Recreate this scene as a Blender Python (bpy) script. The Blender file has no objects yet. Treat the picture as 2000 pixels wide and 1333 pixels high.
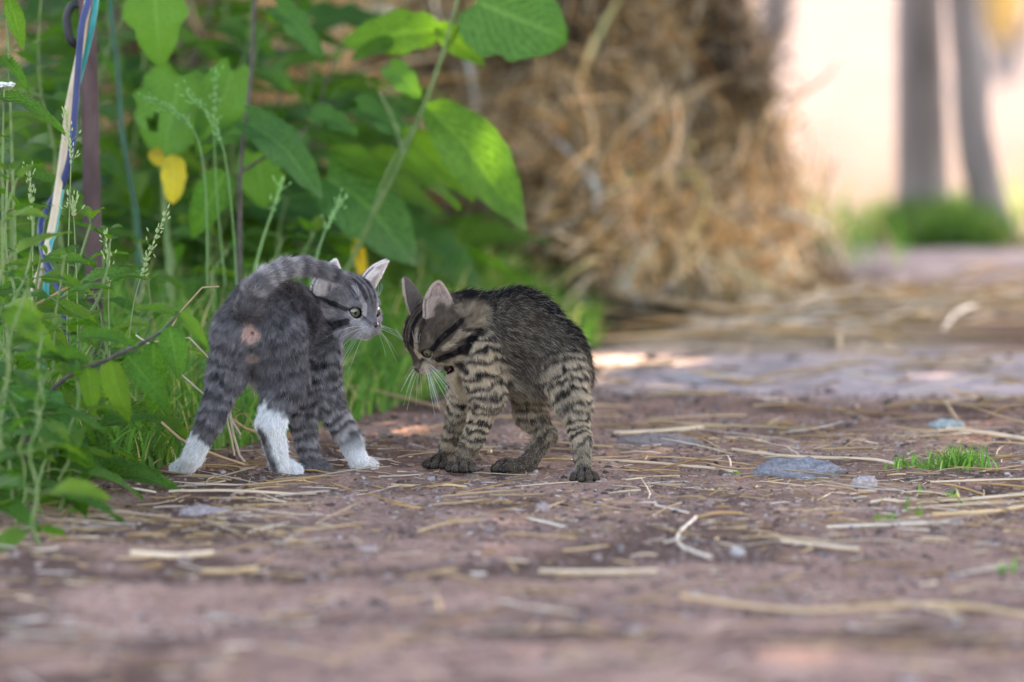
import bpy, math, random, time
import numpy as np
from mathutils import Vector, Matrix
T0 = time.time()
rng = np.random.default_rng(7)
random.seed(7)
C = bpy.context.scene.collection
scene = bpy.context.scene

# ---------------------------------------------------------------- camera, light, exposure
CAM_H, FOCAL, PITCH = 0.5, 200.0, math.radians(4.33)
FPX = FOCAL / 36.0 * 2000.0
cam_d = bpy.data.cameras.new('camera'); cam = bpy.data.objects.new('camera', cam_d); C.objects.link(cam)
cam.location = (0, 0, CAM_H); cam.rotation_euler = (math.pi / 2 - PITCH, 0, 0)
cam_d.lens = FOCAL; cam_d.sensor_width = 36; cam_d.clip_start = 0.1; cam_d.clip_end = 900
cam_d.dof.use_dof = True; cam_d.dof.focus_distance = 5.06; cam_d.dof.aperture_fstop = 4.5
scene.camera = cam
SUN_EL, SUN_AZ = math.radians(40), math.atan2(0.30, 0.95)      # azimuth measured from +Y towards +X
SUNV = Vector((math.sin(SUN_AZ) * math.cos(SUN_EL), math.cos(SUN_AZ) * math.cos(SUN_EL), math.sin(SUN_EL)))
w = bpy.data.worlds.new("World"); scene.world = w; w.use_nodes = True
nt = w.node_tree; bg = nt.nodes['Background']; sky = nt.nodes.new('ShaderNodeTexSky')
sky.sky_type = 'NISHITA'; sky.sun_disc = False; sky.sun_elevation = SUN_EL; sky.sun_rotation = SUN_AZ; sky.dust_density = 2.0
nt.links.new(sky.outputs[0], bg.inputs[0]); bg.inputs[1].default_value = 0.14
sun_d = bpy.data.lights.new('sun', 'SUN'); sun_d.energy = 2.1; sun_d.angle = math.radians(0.6); sun_d.color = (1.0, 0.86, 0.66)
sun = bpy.data.objects.new('sun', sun_d); C.objects.link(sun); sun.rotation_euler = SUNV.to_track_quat('Z', 'Y').to_euler()
scene.view_settings.view_transform = 'Standard'; scene.view_settings.look = 'None'
scene.view_settings.gamma = 1; scene.view_settings.use_curve_mapping = False
scene.view_settings.exposure = 3.25
scene.view_settings.use_white_balance = True; scene.view_settings.white_balance_temperature = 7600; scene.view_settings.white_balance_tint = 14
scene.cycles.use_denoising = True
scene.cycles.max_bounces = 6; scene.cycles.diffuse_bounces = 3; scene.cycles.transmission_bounces = 4
scene.cycles.transparent_max_bounces = 8
try: scene.cycles_curves.shape = 'RIBBONS'
except Exception: pass

def ray(px, py):
    """unit-depth direction in world for a photo pixel (2000 x 1333 frame)"""
    dx, dz = (px - 1000) / FPX, -(py - 666.5) / FPX
    c, s = math.cos(PITCH), math.sin(PITCH)
    y, z = c + dz * s, -s + dz * c
    return dx / y, z / y
def P(px, py, d):
    """world point seen at that pixel at distance y = d"""
    a, b = ray(px, py)
    return Vector((a * d, d, CAM_H + b * d))
def G(px, py, z=0.0):
    """ground point seen at that pixel"""
    a, b = ray(px, py); d = (z - CAM_H) / b
    return Vector((a * d, d, z))

# ---------------------------------------------------------------- noise
_perm = rng.random((64, 64, 64)).astype(np.float32)
def vnoise(p, f=1.0, seed=0):
    """3D value noise in [0,1] at points p (N,3)"""
    q = np.asarray(p, dtype=np.float64) * f + seed * 17.31 + 1000.0
    i = np.floor(q).astype(np.int64); t = (q - i); t = t * t * (3 - 2 * t)
    r = 0
    for dx in (0, 1):
        for dy in (0, 1):
            for dz in (0, 1):
                wgt = (t[:, 0] if dx else 1 - t[:, 0]) * (t[:, 1] if dy else 1 - t[:, 1]) * (t[:, 2] if dz else 1 - t[:, 2])
                r = r + wgt * _perm[(i[:, 0] + dx) & 63, (i[:, 1] + dy) & 63, (i[:, 2] + dz) & 63]
    return r
def fbm(p, f, o=3, seed=0):
    r, a, n = 0, 1.0, 0
    for k in range(o):
        r = r + a * vnoise(p, f * 2 ** k, seed + k); n += a; a *= 0.5
    return r / n

# ---------------------------------------------------------------- objects, properties
def tag(o, label=None, cat=None, group=None, kind=None):
    if label: o['label'] = label
    if cat: o['category'] = cat
    if group: o['group'] = group
    if kind: o['kind'] = kind
    return o
def empty(name, loc, label=None, cat=None, group=None):
    o = bpy.data.objects.new(name, None); C.objects.link(o); o.location = loc; o.empty_display_size = 0.02
    return tag(o, label, cat, group)
def link(name, me, mat=None, parent=None, loc=None):
    o = bpy.data.objects.new(name, me); C.objects.link(o)
    if mat and not me.materials: me.materials.append(mat)
    if parent: o.parent = parent
    if loc is not None: o.location = loc
    return o
def mesh(name, V, F, col=None, smooth=True, uv=None):
    """mesh from arrays: V (n,3), F (m,3) or (m,4) ints; col (n,3) point colours; uv (n,2) per vertex"""
    me = bpy.data.meshes.new(name)
    V = np.asarray(V, dtype=np.float32); F = np.asarray(F, dtype=np.int32)
    me.vertices.add(len(V)); me.vertices.foreach_set('co', V.ravel())
    k = F.shape[1]
    me.loops.add(F.size); me.loops.foreach_set('vertex_index', F.ravel())
    me.polygons.add(len(F)); me.polygons.foreach_set('loop_start', np.arange(0, F.size, k, dtype=np.int32))
    if smooth: me.polygons.foreach_set('use_smooth', np.ones(len(F), dtype=bool))
    me.update(calc_edges=True)
    if col is not None:
        a = me.color_attributes.new('col', 'FLOAT_COLOR', 'POINT')
        c4 = np.ones((len(V), 4), dtype=np.float32); c4[:, :3] = col; a.data.foreach_set('color', c4.ravel())
    if uv is not None:
        l = me.uv_layers.new(name='UVMap'); l.data.foreach_set('uv', np.asarray(uv, dtype=np.float32)[F.ravel()].ravel())
    return me
class MB:
    """collects pieces into one mesh"""
    def __init__(s): s.V, s.F, s.Cc, s.n = [], [], [], 0
    def add(s, V, F, col=None):
        V = np.asarray(V, dtype=np.float32); s.V.append(V); s.F.append(np.asarray(F) + s.n); s.n += len(V)
        s.Cc.append(np.broadcast_to(np.asarray(col if col is not None else (1, 1, 1), dtype=np.float32), (len(V), 3)))
    def build(s, name, mat, parent=None, loc=None, smooth=True):
        V = np.concatenate(s.V); 
        if loc is not None: V = V - np.asarray(loc, dtype=np.float32)
        return link(name, mesh(name, V, np.concatenate(s.F), np.concatenate(s.Cc), smooth), mat, parent)

def tube(pts, rad, sides=6):
    """quad tube along pts with radii; returns V, F (ends capped by tapering to a point ring)"""
    pts = np.asarray([tuple(p) for p in pts], dtype=float); n = len(pts)
    rad = np.broadcast_to(np.asarray(rad, dtype=float), (n,))
    t = np.gradient(pts, axis=0); t /= np.linalg.norm(t, axis=1)[:, None] + 1e-9
    up = np.array((0.13, 0.31, 0.94)); 
    if abs(np.dot(t[0], up)) > .9: up = np.array((1, .1, 0))
    a = np.cross(t, up); a /= np.linalg.norm(a, axis=1)[:, None] + 1e-9; b = np.cross(t, a)
    ang = np.arange(sides) * 2 * math.pi / sides
    V = pts[:, None, :] + rad[:, None, None] * (np.cos(ang)[None, :, None] * a[:, None, :] + np.sin(ang)[None, :, None] * b[:, None, :])
    V = V.reshape(-1, 3)
    F = [[i * sides + j, i * sides + (j + 1) % sides, (i + 1) * sides + (j + 1) % sides, (i + 1) * sides + j] for i in range(n - 1) for j in range(sides)]
    return V, np.array(F)
def catmull(pts, n=6):
    pts = [Vector(p) for p in pts]; out = []
    q = [pts[0] * 2 - pts[1]] + pts + [pts[-1] * 2 - pts[-2]]
    for i in range(1, len(q) - 2):
        for k in range(n):
            t = k / n; a, b, c, d = q[i - 1:i + 3]
            out.append(0.5 * ((2 * b) + (-a + c) * t + (2 * a - 5 * b + 4 * c - d) * t * t + (-a + 3 * b - 3 * c + d) * t ** 3))
    out.append(pts[-1]); return out
def strands(P0, D, L, R, bend, sag, segs=3, sides=3, seed=0):
    """many thin curved stalks at once -> V, F(quads). P0 (N,3) starts, D dirs, L lengths, R radii, bend lateral amount"""
    r = np.random.default_rng(seed); N = len(P0)
    D = D / (np.linalg.norm(D, axis=1)[:, None] + 1e-9)
    up = np.tile([0, 0, 1.0], (N, 1)); A = np.cross(D, up) + 1e-6 * r.normal(size=(N, 3)); A /= np.linalg.norm(A, axis=1)[:, None] + 1e-9
    B = np.cross(A, D)
    th = r.random(N) * 2 * math.pi; Bd = np.cos(th)[:, None] * A + np.sin(th)[:, None] * B
    t = np.linspace(0, 1, segs + 1)
    c = P0[:, None, :] + D[:, None, :] * (t[None, :, None] * L[:, None, None]) + Bd[:, None, :] * (np.sin(t * math.pi)[None, :, None] * (bend * L)[:, None, None])
    c[:, :, 2] -= (t ** 2)[None, :] * (sag * L)[:, None]
    ang = np.arange(sides) * 2 * math.pi / sides
    tap = np.where(t > .999, .45, 1.0)
    ring = (np.cos(ang)[None, :, None] * A[:, None, :] + np.sin(ang)[None, :, None] * B[:, None, :])      # N,sides,3
    V = c[:, :, None, :] + ring[:, None, :, :] * (R[:, None, None, None] * tap[None, :, None, None])
    k = (segs + 1) * sides
    f = np.array([[i * sides + j, i * sides + (j + 1) % sides, (i + 1) * sides + (j + 1) % sides, (i + 1) * sides + j] for i in range(segs) for j in range(sides)])
    F = (f[None] + (np.arange(N) * k)[:, None, None]).reshape(-1, 4)
    return V.reshape(-1, 3), F, k

# ---------------------------------------------------------------- materials
def new_mat(name):
    m = bpy.data.materials.new(name); m.use_nodes = True
    return m, m.node_tree, m.node_tree.nodes['Principled BSDF']
def N(nt, t, **kw):
    n = nt.nodes.new(t)
    for k, v in kw.items(): setattr(n, k, v)
    return n
def mix(nt, a, b, f, mode='MIX'):
    n = nt.nodes.new('ShaderNodeMix'); n.data_type = 'RGBA'; n.blend_type = mode
    for s, v in ((n.inputs[0], f), (n.inputs[6], a), (n.inputs[7], b)):
        if isinstance(v, bpy.types.NodeSocket): nt.links.new(v, s)
        elif isinstance(v, (int, float)): s.default_value = v
        else: s.default_value = (*v, 1) if len(v) == 3 else v
    return n.outputs[2]
def noise(nt, scale, detail=4, coord=None, rough=.55, dist=0, vec_scale=None):
    n = N(nt, 'ShaderNodeTexNoise'); n.inputs['Scale'].default_value = scale; n.inputs['Detail'].default_value = detail
    n.inputs['Roughness'].default_value = rough; n.inputs['Distortion'].default_value = dist
    if coord is not None:
        if vec_scale:
            mp = N(nt, 'ShaderNodeMapping'); mp.inputs['Scale'].default_value = vec_scale; nt.links.new(coord, mp.inputs[0]); coord = mp.outputs[0]
        nt.links.new(coord, n.inputs['Vector'])
    return n.outputs['Fac']
def ramp(nt, fac, stops):
    r = N(nt, 'ShaderNodeValToRGB'); e = r.color_ramp.elements
    while len(e) < len(stops): e.new(.5)
    for q, (p, c) in zip(e, stops): q.position = p; q.color = (*c, 1) if len(c) == 3 else c
    nt.links.new(fac, r.inputs[0]); return r.outputs[0]
def bump(nt, h, strength, dist, bs):
    b = N(nt, 'ShaderNodeBump'); b.inputs['Strength'].default_value = strength; b.inputs['Distance'].default_value = dist
    nt.links.new(h, b.inputs['Height']); nt.links.new(b.outputs[0], bs.inputs['Normal'])
def attr(nt, name='col'):
    a = N(nt, 'ShaderNodeAttribute'); a.attribute_name = name; return a.outputs['Color']

def mat_fur():
    m, nt, bs = new_mat('fur'); hi = N(nt, 'ShaderNodeHairInfo')
    c = attr(nt, 'col')
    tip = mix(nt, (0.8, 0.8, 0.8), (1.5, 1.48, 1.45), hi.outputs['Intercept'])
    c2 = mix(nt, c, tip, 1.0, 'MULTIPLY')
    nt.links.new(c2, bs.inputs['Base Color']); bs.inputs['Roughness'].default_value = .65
    bs.inputs['Specular IOR Level'].default_value = .05
    tr = N(nt, 'ShaderNodeBsdfTranslucent'); nt.links.new(c2, tr.inputs[0])
    mx = N(nt, 'ShaderNodeMixShader'); mx.inputs[0].default_value = .18
    nt.links.new(bs.outputs[0], mx.inputs[1]); nt.links.new(tr.outputs[0], mx.inputs[2])
    nt.links.new(mx.outputs[0], nt.nodes['Material Output'].inputs[0]); return m
def mat_col(name, rough=.7, spec=.3, transl=0, nscale=None, namp=.3, coat=0):
    m, nt, bs = new_mat(name); c = attr(nt)
    if nscale:
        f = noise(nt, nscale, 4, N(nt, 'ShaderNodeTexCoord').outputs['Object'])
        c = mix(nt, c, ramp(nt, f, [(.3, (1 - namp,) * 3), (.7, (1 + namp,) * 3)]), 1, 'MULTIPLY')
        bump(nt, f, .4, .002, bs)
    nt.links.new(c, bs.inputs['Base Color']); bs.inputs['Roughness'].default_value = rough; bs.inputs['Specular IOR Level'].default_value = spec
    bs.inputs['Coat Weight'].default_value = coat
    if transl:
        tr = N(nt, 'ShaderNodeBsdfTranslucent'); nt.links.new(c, tr.inputs[0])
        mx = N(nt, 'ShaderNodeMixShader'); mx.inputs[0].default_value = transl
        nt.links.new(bs.outputs[0], mx.inputs[1]); nt.links.new(tr.outputs[0], mx.inputs[2])
        nt.links.new(mx.outputs[0], nt.nodes['Material Output'].inputs[0])
    return m
def mat_leaf(name, base, vein, yellow=(.25, .3, .04), transl=.4, rough=.55, trc=(1.5, 1.6, .6)):
    """leaf blade: side veins from the UVs, blotches, per-object hue shifts, light through the blade"""
    m, nt, bs = new_mat(name)
    uv = N(nt, 'ShaderNodeUVMap'); sep = N(nt, 'ShaderNodeSeparateXYZ'); nt.links.new(uv.outputs[0], sep.inputs[0])
    ab = N(nt, 'ShaderNodeMath', operation='ABSOLUTE'); sb = N(nt, 'ShaderNodeMath', operation='SUBTRACT'); sb.inputs[1].default_value = .5
    nt.links.new(sep.outputs[0], sb.inputs[0]); nt.links.new(sb.outputs[0], ab.inputs[0])
    m1 = N(nt, 'ShaderNodeMath', operation='MULTIPLY_ADD'); m1.inputs[1].default_value = -9; nt.links.new(ab.outputs[0], m1.inputs[0])
    m2 = N(nt, 'ShaderNodeMath', operation='MULTIPLY_ADD'); m2.inputs[1].default_value = 9; nt.links.new(sep.outputs[1], m2.inputs[0]); nt.links.new(noise(nt, 3.5, 2, uv.outputs[0]), m2.inputs[2])
    nt.links.new(m2.outputs[0], m1.inputs[2])
    fr = N(nt, 'ShaderNodeMath', operation='PINGPONG'); fr.inputs[1].default_value = .5; nt.links.new(m1.outputs[0], fr.inputs[0])
    v1 = ramp(nt, fr.outputs[0], [(0, (1, 1, 1)), (.13, (0, 0, 0))])
    v2 = ramp(nt, ab.outputs[0], [(.012, (1, 1, 1)), (.035, (0, 0, 0))])
    vv = mix(nt, v1, v2, 1, 'ADD')
    oi = N(nt, 'ShaderNodeObjectInfo'); tc = N(nt, 'ShaderNodeTexCoord')
    nz = noise(nt, 25, 4, tc.outputs['Object'])
    c = mix(nt, base, tuple(x * .5 for x in base), ramp(nt, nz, [(.35, (0, 0, 0)), (.65, (1, 1, 1))]))
    c = mix(nt, c, yellow, ramp(nt, oi.outputs['Random'], [(.55, (0, 0, 0)), (1, (.6, .6, .6))]))
    sp = noise(nt, 60, 3, tc.outputs['Object']); c = mix(nt, c, (.16, .10, .03), ramp(nt, sp, [(.68, (0, 0, 0)), (.74, (.8, .8, .8))]))
    c = mix(nt, c, vein, mix(nt, (0, 0, 0), (.6, .6, .6), vv))
    nt.links.new(c, bs.inputs['Base Color']); bs.inputs['Roughness'].default_value = rough; bs.inputs['Specular IOR Level'].default_value = .22
    hh = mix(nt, fr.outputs[0], nz, .3); bump(nt, hh, .7, .005, bs)
    tr = N(nt, 'ShaderNodeBsdfTranslucent'); nt.links.new(mix(nt, c, trc, 1, 'MULTIPLY'), tr.inputs[0])
    mx = N(nt, 'ShaderNodeMixShader'); mx.inputs[0].default_value = transl
    nt.links.new(bs.outputs[0], mx.inputs[1]); nt.links.new(tr.outputs[0], mx.inputs[2])
    nt.links.new(mx.outputs[0], nt.nodes['Material Output'].inputs[0]); return m
def mat_simple(name, c1, c2, scale=60, rough=.6, spec=.4, vs=None, metal=0, bmp=.3):
    m, nt, bs = new_mat(name); tc = N(nt, 'ShaderNodeTexCoord')
    f = noise(nt, scale, 5, tc.outputs['Object'], vec_scale=vs)
    nt.links.new(mix(nt, c1, c2, ramp(nt, f, [(.35, (0, 0, 0)), (.65, (1, 1, 1))])), bs.inputs['Base Color'])
    bs.inputs['Roughness'].default_value = rough; bs.inputs['Specular IOR Level'].default_value = spec; bs.inputs['Metallic'].default_value = metal
    bump(nt, f, bmp, .002, bs); return m

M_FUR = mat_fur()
M_SKIN = mat_col('fur_undercoat', .85, .1, .1)
M_EARSKIN = mat_col('ear_skin', .6, .3, .3)
M_NETTLE = mat_leaf('nettle_leaf', (.075, .205, .03), (.14, .29, .055), (.18, .29, .025), .47)
M_BURDOCK = mat_leaf('burdock_leaf', (.055, .16, .045), (.12, .25, .08), (.11, .24, .03), .45)
M_BACKLIT = mat_leaf('dock_leaf', (.08, .19, .03), (.15, .29, .05), (.12, .25, .03), .55)
M_YELLOW = mat_leaf('withered_leaf', (.55, .38, .04), (.6, .45, .1), (.5, .42, .06), .45)
M_STEM = mat_simple('plant_stem', (.07, .14, .03), (.16, .2, .06), 80)
M_DARKSTEM = mat_simple('woody_stem', (.045, .03, .03), (.10, .07, .06), 80)
M_GRASS = mat_col('grass_blade', .5, .3, .42)
M_STRAW = mat_col('straw', .5, .25, .15)
M_BARK = mat_simple('grey_bark', (.17, .145, .14), (.31, .27, .26), 18, .85, .2, (1, 1, .25), bmp=.8)

# ---------------------------------------------------------------- the ground
def ground_h(x, y):
    p = np.stack([x, y, np.zeros_like(x)], 1)
    fade = np.clip((np.abs(y - 5.03) - .1) / .5, .35, 1)
    h = (fbm(p, 2.2, 2, 3) - .5) * .022 * fade + (fbm(p, 14, 3, 5) - .5) * .010 + (fbm(p, 70, 3, 9) - .5) * .0058
    far = np.clip((y - 12) / 30, 0, 1); h = h + far * (fbm(p, .1, 2, 11) - .5) * .5
    return h
def gz(x, y): return float(ground_h(np.array([x], float), np.array([y], float))[0])
def spacing(parts):
    out = []
    for a, b, n in parts: out += list(np.linspace(a, b, n, endpoint=False))
    return np.array(out)
xs = np.concatenate([-np.geomspace(.62, 300, 34)[::-1], np.linspace(-.6, .66, 260), np.geomspace(.68, 300, 34)])
ys = np.concatenate([spacing([(-12, 2.8, 14), (2.8, 4.3, 150), (4.3, 5.7, 280), (5.7, 8.5, 160)]), np.geomspace(8.5, 700, 70)])
X, Y = np.meshgrid(xs, ys); V = np.stack([X.ravel(), Y.ravel(), ground_h(X.ravel(), Y.ravel())], 1)
nx, ny = len(xs), len(ys); i = (np.arange(ny - 1)[:, None] * nx + np.arange(nx - 1)[None]).ravel()
Fq = np.stack([i, i + 1, i + 1 + nx, i + nx], 1)
def sstep(a, b, x): t = np.clip((x - a) / (b - a), 0, 1); return t * t * (3 - 2 * t)
gx, gy = V[:, 0], V[:, 1]; p2 = np.stack([gx, gy, gx * 0], 1)
wob = (fbm(p2, 2.5, 3, 21) - .5)
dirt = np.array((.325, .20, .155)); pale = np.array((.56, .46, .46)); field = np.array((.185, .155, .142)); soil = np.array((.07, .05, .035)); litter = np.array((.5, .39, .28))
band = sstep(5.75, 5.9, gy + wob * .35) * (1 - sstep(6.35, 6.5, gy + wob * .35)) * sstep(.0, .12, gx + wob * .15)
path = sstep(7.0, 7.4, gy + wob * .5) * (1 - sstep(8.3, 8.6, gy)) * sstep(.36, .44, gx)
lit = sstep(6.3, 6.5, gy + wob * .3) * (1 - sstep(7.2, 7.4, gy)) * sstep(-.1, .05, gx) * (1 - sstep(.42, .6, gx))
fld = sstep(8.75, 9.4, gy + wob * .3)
edge = -.46 + (gy - 4.6) * .33 
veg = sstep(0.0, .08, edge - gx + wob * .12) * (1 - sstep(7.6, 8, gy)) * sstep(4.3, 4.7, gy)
col = np.tile(dirt, (len(V), 1))
fine = .78 + .44 * fbm(p2, 45, 3, 31)[:, None]; blot = sstep(.48, .7, fbm(p2, 7, 3, 35))[:, None]; col = col * fine * (1 - .55 * blot)
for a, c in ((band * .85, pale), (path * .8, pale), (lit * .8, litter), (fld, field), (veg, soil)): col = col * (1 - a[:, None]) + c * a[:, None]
gm, gnt, gbs = new_mat('bare_earth'); tc = N(gnt, 'ShaderNodeTexCoord')
c = attr(gnt)
f1 = noise(gnt, 9, 6, tc.outputs['Object'], .65); f2 = noise(gnt, 160, 5, tc.outputs['Object'], .7); f3 = noise(gnt, 700, 3, tc.outputs['Object'])
c = mix(gnt, c, ramp(gnt, f1, [(.3, (.58, .56, .58)), (.7, (1.36, 1.32, 1.3))]), 1, 'MULTIPLY')
c = mix(gnt, c, ramp(gnt, f2, [(.3, (.6, .58, .58)), (.5, (1, 1, 1)), (.72, (1.5, 1.48, 1.5))]), 1, 'MULTIPLY')
gnt.links.new(c, gbs.inputs['Base Color']); gbs.inputs['Roughness'].default_value = .95; gbs.inputs['Specular IOR Level'].default_value = 0
bump(gnt, mix(gnt, f2, f3, .4), .9, .004, gbs)
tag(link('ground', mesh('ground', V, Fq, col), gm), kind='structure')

# grit, clods and small stones pressed into the path
ICO = None
def ico():
    global ICO
    if ICO is None:
        t = (1 + 5 ** .5) / 2
        v = np.array([(-1, t, 0), (1, t, 0), (-1, -t, 0), (1, -t, 0), (0, -1, t), (0, 1, t), (0, -1, -t), (0, 1, -t), (t, 0, -1), (t, 0, 1), (-t, 0, -1), (-t, 0, 1)], float)
        v /= np.linalg.norm(v[0])
        f = np.array([(0, 11, 5), (0, 5, 1), (0, 1, 7), (0, 7, 10), (0, 10, 11), (1, 5, 9), (5, 11, 4), (11, 10, 2), (10, 7, 6), (7, 1, 8), (3, 9, 4), (3, 4, 2), (3, 2, 6), (3, 6, 8), (3, 8, 9), (4, 9, 5), (2, 4, 11), (6, 2, 10), (8, 6, 7), (9, 8, 1)])
        ICO = (v, f)
    return ICO
def blobs(Pc, S, seed):
    v, f = ico(); r = np.random.default_rng(seed); n = len(Pc)
    th = r.random(n) * 6.28; sx, sy, sz = S * r.uniform(.7, 1.4, n), S * r.uniform(.7, 1.4, n), S * r.uniform(.4, .9, n)
    vv = v[None] * (1 + r.normal(0, .16, (n, 12, 1)))
    vv = vv * np.stack([sx, sy, sz], 1)[:, None]
    cth, sth = np.cos(th)[:, None], np.sin(th)[:, None]
    x, y = vv[..., 0] * cth - vv[..., 1] * sth, vv[..., 0] * sth + vv[..., 1] * cth
    V = np.stack([x, y, vv[..., 2]], 2) + Pc[:, None]
    return V.reshape(-1, 3), (f[None] + (np.arange(n) * 12)[:, None, None]).reshape(-1, 3)
def on_path(n, x0, x1, y0, y1, seed):
    r = np.random.default_rng(seed); x = r.uniform(x0, x1, n); y = r.uniform(y0, y1, n)
    k = x > (-.47 + (y - 4.6) * .33) ; x, y = x[k], y[k]
    return np.stack([x, y, ground_h(x, y)], 1), r
def stuff_blobs(name, n, box, smin, smax, cols, seed, label, mat):
    Pc, r = on_path(n, *box, seed); cl = fbm(Pc * [1, 1, 0], 9, 2, seed)
    keep = r.random(len(Pc)) < np.clip((cl - .35) * 4, .15, 1); Pc = Pc[keep]
    S = smin * (smax / smin) ** (r.random(len(Pc)) ** 2.2); Pc[:, 2] += S * .1
    V, F = blobs(Pc, S, seed); cc = np.array(cols)[r.integers(0, len(cols), len(Pc))] * r.uniform(.6, 1.3, (len(Pc), 1))
    o = link(name, mesh(name, V, F, np.repeat(cc, 12, 0), False), mat); tag(o, label, name.replace('_', ' '), kind='stuff')
M_GRIT = mat_col('grit', .95, .15, nscale=300, namp=.35)
stuff_blobs('grit', 36000, (-.6, .75, 3.9, 5.9), .0006, .0032, [(.23, .15, .13), (.18, .11, .10), (.28, .2, .17), (.12, .08, .07), (.30, .24, .22)], 3, 'reddish brown grit strewn over the bare earth path', M_GRIT)
stuff_blobs('clods', 15000, (-.6, .75, 3.5, 5.9), .0012, .0048, [(.22, .13, .105), (.15, .09, .075), (.26, .16, .13), (.10, .065, .055)], 8, 'crumbs and clods of reddish soil on the trodden path', M_GRIT)
stuff_blobs('gravel', 1100, (-.8, 1.1, 3.2, 7.2), .003, .008, [(.23, .15, .13), (.13, .09, .08), (.27, .22, .21), (.27, .2, .18)], 5, 'loose small stones scattered along the path', M_GRIT)

# ---------------------------------------------------------------- straw
SC = np.array([(.64, .42, .23), (.56, .36, .19), (.70, .51, .35), (.43, .27, .14), (.70, .56, .45), (.51, .29, .12)])
def straw_field(name, n, box, seed, label, L=(.02, .12), R=(.0005, .0014), lift=.002, dens=None, tilt=.1, tint=1.0):
    Pc, r = on_path(n, *box, seed)
    if dens is not None: k = r.random(len(Pc)) < dens(Pc); Pc = Pc[k]
    m = len(Pc); th = r.normal(0, 1, m) * .6 + r.integers(0, 2, m) * math.pi; th[: m // 3] = r.random(m // 3) * 6.28
    D = np.stack([np.cos(th), np.sin(th), r.normal(0, tilt, m)], 1)
    Ln = r.uniform(*L, m) * r.uniform(.4, 1, m); Rr = r.uniform(*R, m)
    Pc[:, 2] += lift * r.random(m) + Rr
    V, F, k = strands(Pc, D, Ln, Rr, r.normal(0, .03, m), np.zeros(m), 3, 4, seed)
    # keep stalks resting on the soil
    g = ground_h(V[:, 0], V[:, 1]); V[:, 2] = np.maximum(V[:, 2], g + .0003)
    cc = SC[r.integers(0, len(SC), m)] * r.uniform(.55, 1.15, (m, 1)) * tint
    o = link(name, mesh(name, V, F, np.repeat(cc, k, 0)), M_STRAW); tag(o, label, 'straw', kind='stuff')
straw_field('straw_crumbs', 4200, (-.55, .65, 4.6, 5.45), 19, 'tiny crumbled straw fragments trodden into the earth', L=(.004, .022), R=(.0002, .0006), dens=lambda p: np.clip(.35 + 1.6 * (fbm(p, 5, 2, 6) - .4), .05, 1))
straw_field('straw_litter', 1300, (-.55, .65, 4.5, 5.5), 11, 'thin broken straw bits littering the earth around the kittens', R=(.0003, .001), dens=lambda p: np.clip(.25 + .9 * sstep(.1, .4, p[:, 0]) + .6 * (fbm(p, 6, 2, 4) - .3) + .6 * (p[:, 1] < 5.1) * (p[:, 0] < -.15), 0, 1))
straw_field('straw_litter', 650, (-.5, .6, 3.3, 4.6), 12, 'pale straw bits lying on the near stretch of path', L=(.02, .09), R=(.0004, .0012), dens=lambda p: .8 + 0 * p[:, 0])
straw_field('loose_straw', 3800, (-.05, .8, 6.6, 7.7), 13, 'thick layer of loose straw spread at the foot of the haystack', L=(.06, .25), R=(.001, .0024), lift=.016, tilt=.1, tint=1.3, dens=lambda p: np.clip(1.2 - np.abs(p[:, 1] - 7.1) * 1.6 - sstep(.35, .65, p[:, 0]) * .9, .05, 1))
straw_field('loose_straw', 130, (-.2, .75, 5.5, 6.3), 14, 'sparse straw strewn on the path behind the kittens', L=(.04, .2), R=(.0008, .0018), lift=.008)

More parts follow.
